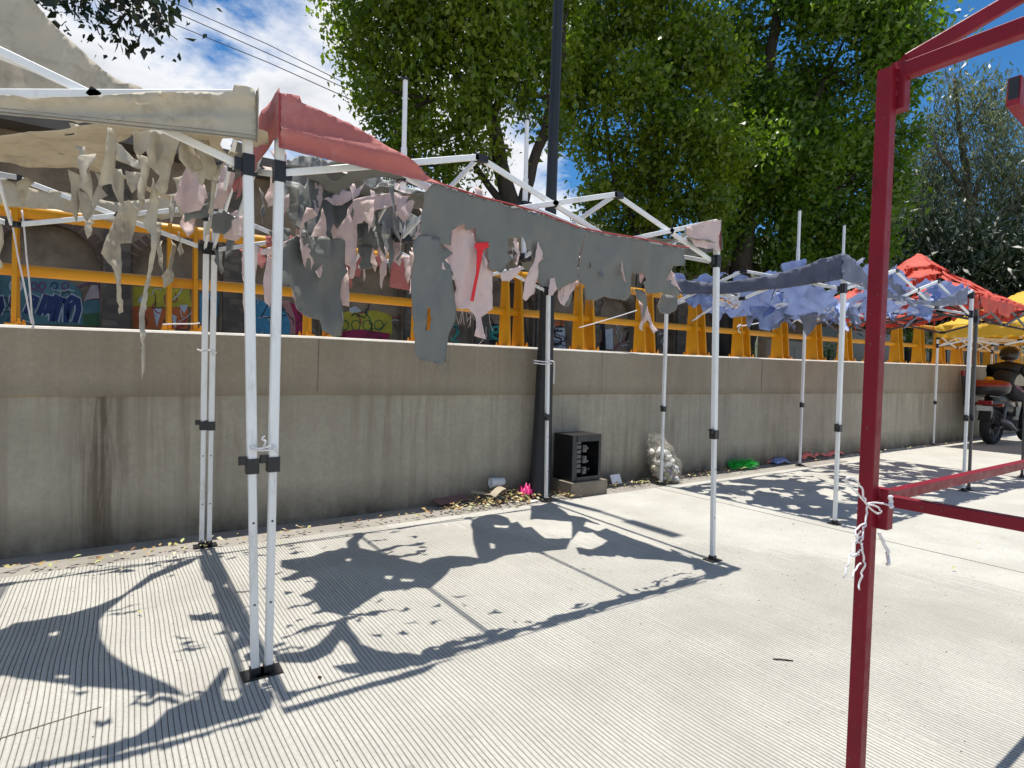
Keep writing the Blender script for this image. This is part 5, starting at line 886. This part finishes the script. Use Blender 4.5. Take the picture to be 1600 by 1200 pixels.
def bpart(name, mt, fn, par=bk, smooth=False): m_ = MB(); fn(m_); m_.v = [B(*p) for p in m_.v]; return m_.build(name, mt, par, smooth=smooth)
for (x, r, w_) in ((0, .315, .075), (1.33, .315, .055)):
    wh = bpart('wheel', 'moto_black', lambda m_: m_.lathe([(.02, -.06), (.05, -.06), (.05, .06), (.02, .06)], (x, 0, r), 'Y', 14))
    pr = [(r-.09, -w_*.7), (r-.06, -w_), (r-.02, -w_*.85), (r, -w_*.3), (r, w_*.3), (r-.02, w_*.85), (r-.06, w_), (r-.09, w_*.7), (r-.09, -w_*.7)]
    bpart('tyre', 'tyre', lambda m_: m_.lathe(pr, (x, 0, r), 'Y', 36), wh, True); bpart('rim', 'moto_grey', lambda m_: m_.lathe([(r-.088, -w_*.6), (r-.115, -w_*.4), (r-.115, w_*.4), (r-.088, w_*.6)], (x, 0, r), 'Y', 36), wh, True)
    for k in range(5): bpart('spoke', 'moto_grey', lambda m_: m_.bar((x+.04*math.cos(k*1.257), 0, r+.04*math.sin(k*1.257)), (x+(r-.10)*math.cos(k*1.257), 0, r+(r-.10)*math.sin(k*1.257)), .03, .02), wh)
bpart('swing_arm', 'moto_grey', lambda m_: (m_.bar((0, -.11, .31), (.5, -.10, .36), .03, .05), m_.bar((0, .11, .31), (.5, .10, .36), .03, .05), m_.tube([(0, -.13, .31), (0, .13, .31)], .014, 8)))
bpart('shock_absorber', 'moto_grey', lambda m_: (m_.tube([(.06, -.13, .36), (.18, -.13, .68)], .025, 8), m_.tube([(.06, .13, .36), (.18, .13, .68)], .025, 8)))
bpart('engine', 'moto_grey', lambda m_: (m_.box((.62, 0, .36), (.36, .26, .26)), m_.box((.72, 0, .55), (.16, .20, .22)), m_.tube([(.55, -.18, .33), (.55, .18, .33)], .10, 14)))
bpart('exhaust', 'moto_grey', lambda m_: m_.tube([(.85, -.16, .40), (.75, -.18, .26), (.40, -.19, .26), (.1, -.20, .38), (-.16, -.205, .44)], [.02, .022, .03, .05, .048], 12), smooth=True)
bpart('fuel_tank', 'moto_red', lambda m_: m_.tube([(.50, 0, .80), (.58, 0, .86), (.75, 0, .90), (.92, 0, .86), (1.0, 0, .80)], [.08, .14, .16, .13, .05], 14), smooth=True)
bpart('seat', 'moto_black', lambda m_: m_.tube([(-.12, 0, .80), (0, 0, .81), (.25, 0, .79), (.45, 0, .77), (.55, 0, .80)], [.08, .12, .13, .11, .07], 12), smooth=True)
bpart('tail_unit', 'moto_black', lambda m_: m_.tube([(-.22, 0, .72), (-.12, 0, .72), (.15, 0, .70), (.5, 0, .62)], [.07, .10, .12, .12], 10), smooth=True)
tl = bpart('tail_light', 'tail_red', lambda m_: m_.box((-.26, 0, .735), (.06, .20, .075))); pl = bpart('licence_plate', 'plate_white', lambda m_: m_.box((-.285, 0, .635), (.008, .23, .085)))
bpart('mudguard', 'moto_black', lambda m_: m_.prism([(-.26, .60), (-.30, .42), (-.24, .42), (-.15, .64)], lambda a, b, t_: (a, t_, b), -.09, .09))
for s_ in (-1, 1): bpart('indicator', 'moto_red', lambda m_: (m_.tube([(-.22, 0, .70), (-.22, s_*.17, .70)], .012, 6), m_.box((-.22, s_*.20, .70), (.06, .08, .05))))
tbx = bpart('top_box', 'moto_black', lambda m_: m_.lathe([(.0, .865), (.20, .865), (.285, .92), (.30, .99), (.30, 1.02)], (-.16, 0, 0), 'Z', 24), smooth=True); tbl = bpart('box_lid', 'moto_red', lambda m_: m_.lathe([(.305, 1.015), (.305, 1.045), (.27, 1.10), (.16, 1.13), (.0, 1.135)], (-.16, 0, 0), 'Z', 24), smooth=True)
bpart('rack', 'moto_grey', lambda m_: (m_.bar((-.36, -.1, .855), (.05, -.1, .83), .02, .02), m_.bar((-.36, .1, .855), (.05, .1, .83), .02, .02)))
bpart('fork', 'moto_grey', lambda m_: (m_.tube([(1.33, -.09, .31), (1.05, -.09, .98)], .024, 8), m_.tube([(1.33, .09, .31), (1.05, .09, .98)], .024, 8)))
hb = bpart('handlebar', 'moto_black', lambda m_: m_.tube([(.92, -.38, 1.06), (1.02, -.2, 1.05), (1.04, 0, 1.02), (1.02, .2, 1.05), (.92, .38, 1.06)], .014, 8)); bpart('headlight', 'moto_black', lambda m_: m_.lathe([(0, -.05), (.08, -.05), (.10, .05), (0, .07)], (1.16, 0, .92), 'X', 14), smooth=True)
for s_ in (-1, 1): bpart('mirror', 'moto_black', lambda m_: (m_.tube([(1.0, s_*.28, 1.06), (1.0, s_*.36, 1.22)], .007, 6), m_.lathe([(0, -.01), (.05, -.01), (.055, .01), (0, .015)], (1.0, s_*.38, 1.25), 'X', 12)))
bpart('side_stand', 'moto_black', lambda m_: m_.tube([(.5, .12, .28), (.45, .26, .01)], .012, 6)); rp_ = bpart('side_bracket', 'moto_black', lambda m_: (m_.box((-.14, .30, .74), (.05, .10, .10)), m_.tube([(-.14, .0, .72), (-.14, .33, .72)], .012, 6), m_.tube([(-.16, .36, .66), (-.16, .38, 1.0), (-.16, .39, 1.20)], [.022, .022, .034], 8))); bpart('bracket_tip', 'tail_red', lambda m_: m_.tube([(-.16, .39, 1.20), (-.16, .392, 1.29)], .036, 10))
yc = at(1545, 590, 'X', 14.6); m_ = MB(); m_.lathe([(.085, 0), (.08, .03), (.05, .055), (0, .062)], (yc.x, yc.y, 1.135*SC-.012), seg=14); tag(m_.build('baseball_cap', 'cap_yellow', smooth=True), 'small bright yellow cap lying on the motorcycle top box', 'hat')
# rider: one skinned body mesh, seated and leaning forward
rd = thing('person', 'person in black jacket and dark helmet sitting on the motorcycle', 'person', B(.3, 0, .8))
J = [(.32, 0, .92, .17), (.36, 0, 1.10, .165), (.44, 0, 1.28, .19), (.50, 0, 1.40, .13), (.53, 0, 1.47, .065)]
E_ = [(0, 1), (1, 2), (2, 3), (3, 4)]
for s_ in (-1, 1):
    b0 = len(J); J += [(.48, s_*.20, 1.36, .085), (.60, s_*.30, 1.17, .06), (.78, s_*.36, 1.08, .046), (.90, s_*.36, 1.07, .04)]; E_ += [(3, b0), (b0, b0+1), (b0+1, b0+2), (b0+2, b0+3)]
    b0 = len(J); J += [(.36, s_*.13, .88, .115), (.72, s_*.24, .80, .085), (.56, s_*.22, .40, .058), (.58, s_*.22, .30, .05), (.70, s_*.23, .28, .04)]; E_ += [(0, b0), (b0, b0+1), (b0+1, b0+2), (b0+2, b0+3), (b0+3, b0+4)]
me = bpy.data.meshes.new('body'); me.from_pydata([tuple(B(*j[:3])-ORG[rd]) for j in J], E_, []); body = bpy.data.objects.new('body', me); COL.objects.link(body); body.parent = rd; me.materials.append(M['jacket'])
sk = body.modifiers.new('skin', 'SKIN')
if not me.skin_vertices: me.skin_vertices.new()
for i, j in enumerate(J): me.skin_vertices[0].data[i].radius = (j[3]*SC, j[3]*SC); me.skin_vertices[0].data[i].use_root = (i == 0)
sb_ = body.modifiers.new('sub', 'SUBSURF'); sb_.levels = 2; sb_.render_levels = 2; ORG[body] = ORG[rd]
def rpart(name, mt, fn): m_ = MB(); fn(m_); m_.v = [B(*p) for p in m_.v]; return m_.build(name, mt, rd, smooth=True)
rpart('head', 'skin', lambda m_: m_.lathe([(0, 1.44), (.05, 1.45), (.075, 1.50), (.085, 1.56), (.08, 1.62), (0, 1.68)], (.56, 0, 0), 'Z', 16))
rpart('helmet', 'helmet', lambda m_: m_.lathe([(.105, 1.50), (.135, 1.53), (.145, 1.60), (.13, 1.68), (.08, 1.735), (0, 1.75)], (.55, 0, 0), 'Z', 20))
for s_ in (-1, 1):
    def hand(m_):
        m_.tube([(.88, s_*.36, 1.085), (.93, s_*.37, 1.085), (.96, s_*.37, 1.08)], [.03, .036, .03], 8)
        for q in range(4): m_.tube([(.95, s_*(.335+.022*q), 1.09), (.985, s_*(.335+.022*q), 1.075), (.975, s_*(.335+.022*q), 1.05)], [.011, .010, .008], 6)
        m_.tube([(.91, s_*.33, 1.07), (.94, s_*.315, 1.055), (.955, s_*.32, 1.04)], [.012, .011, .009], 6)
    rpart('glove', 'moto_black', hand)
    rpart('shoe', 'moto_black', lambda m_: m_.tube([(.52, s_*.22, .27), (.60, s_*.225, .26), (.72, s_*.235, .25), (.80, s_*.24, .25)], [.045, .05, .045, .03], 10))
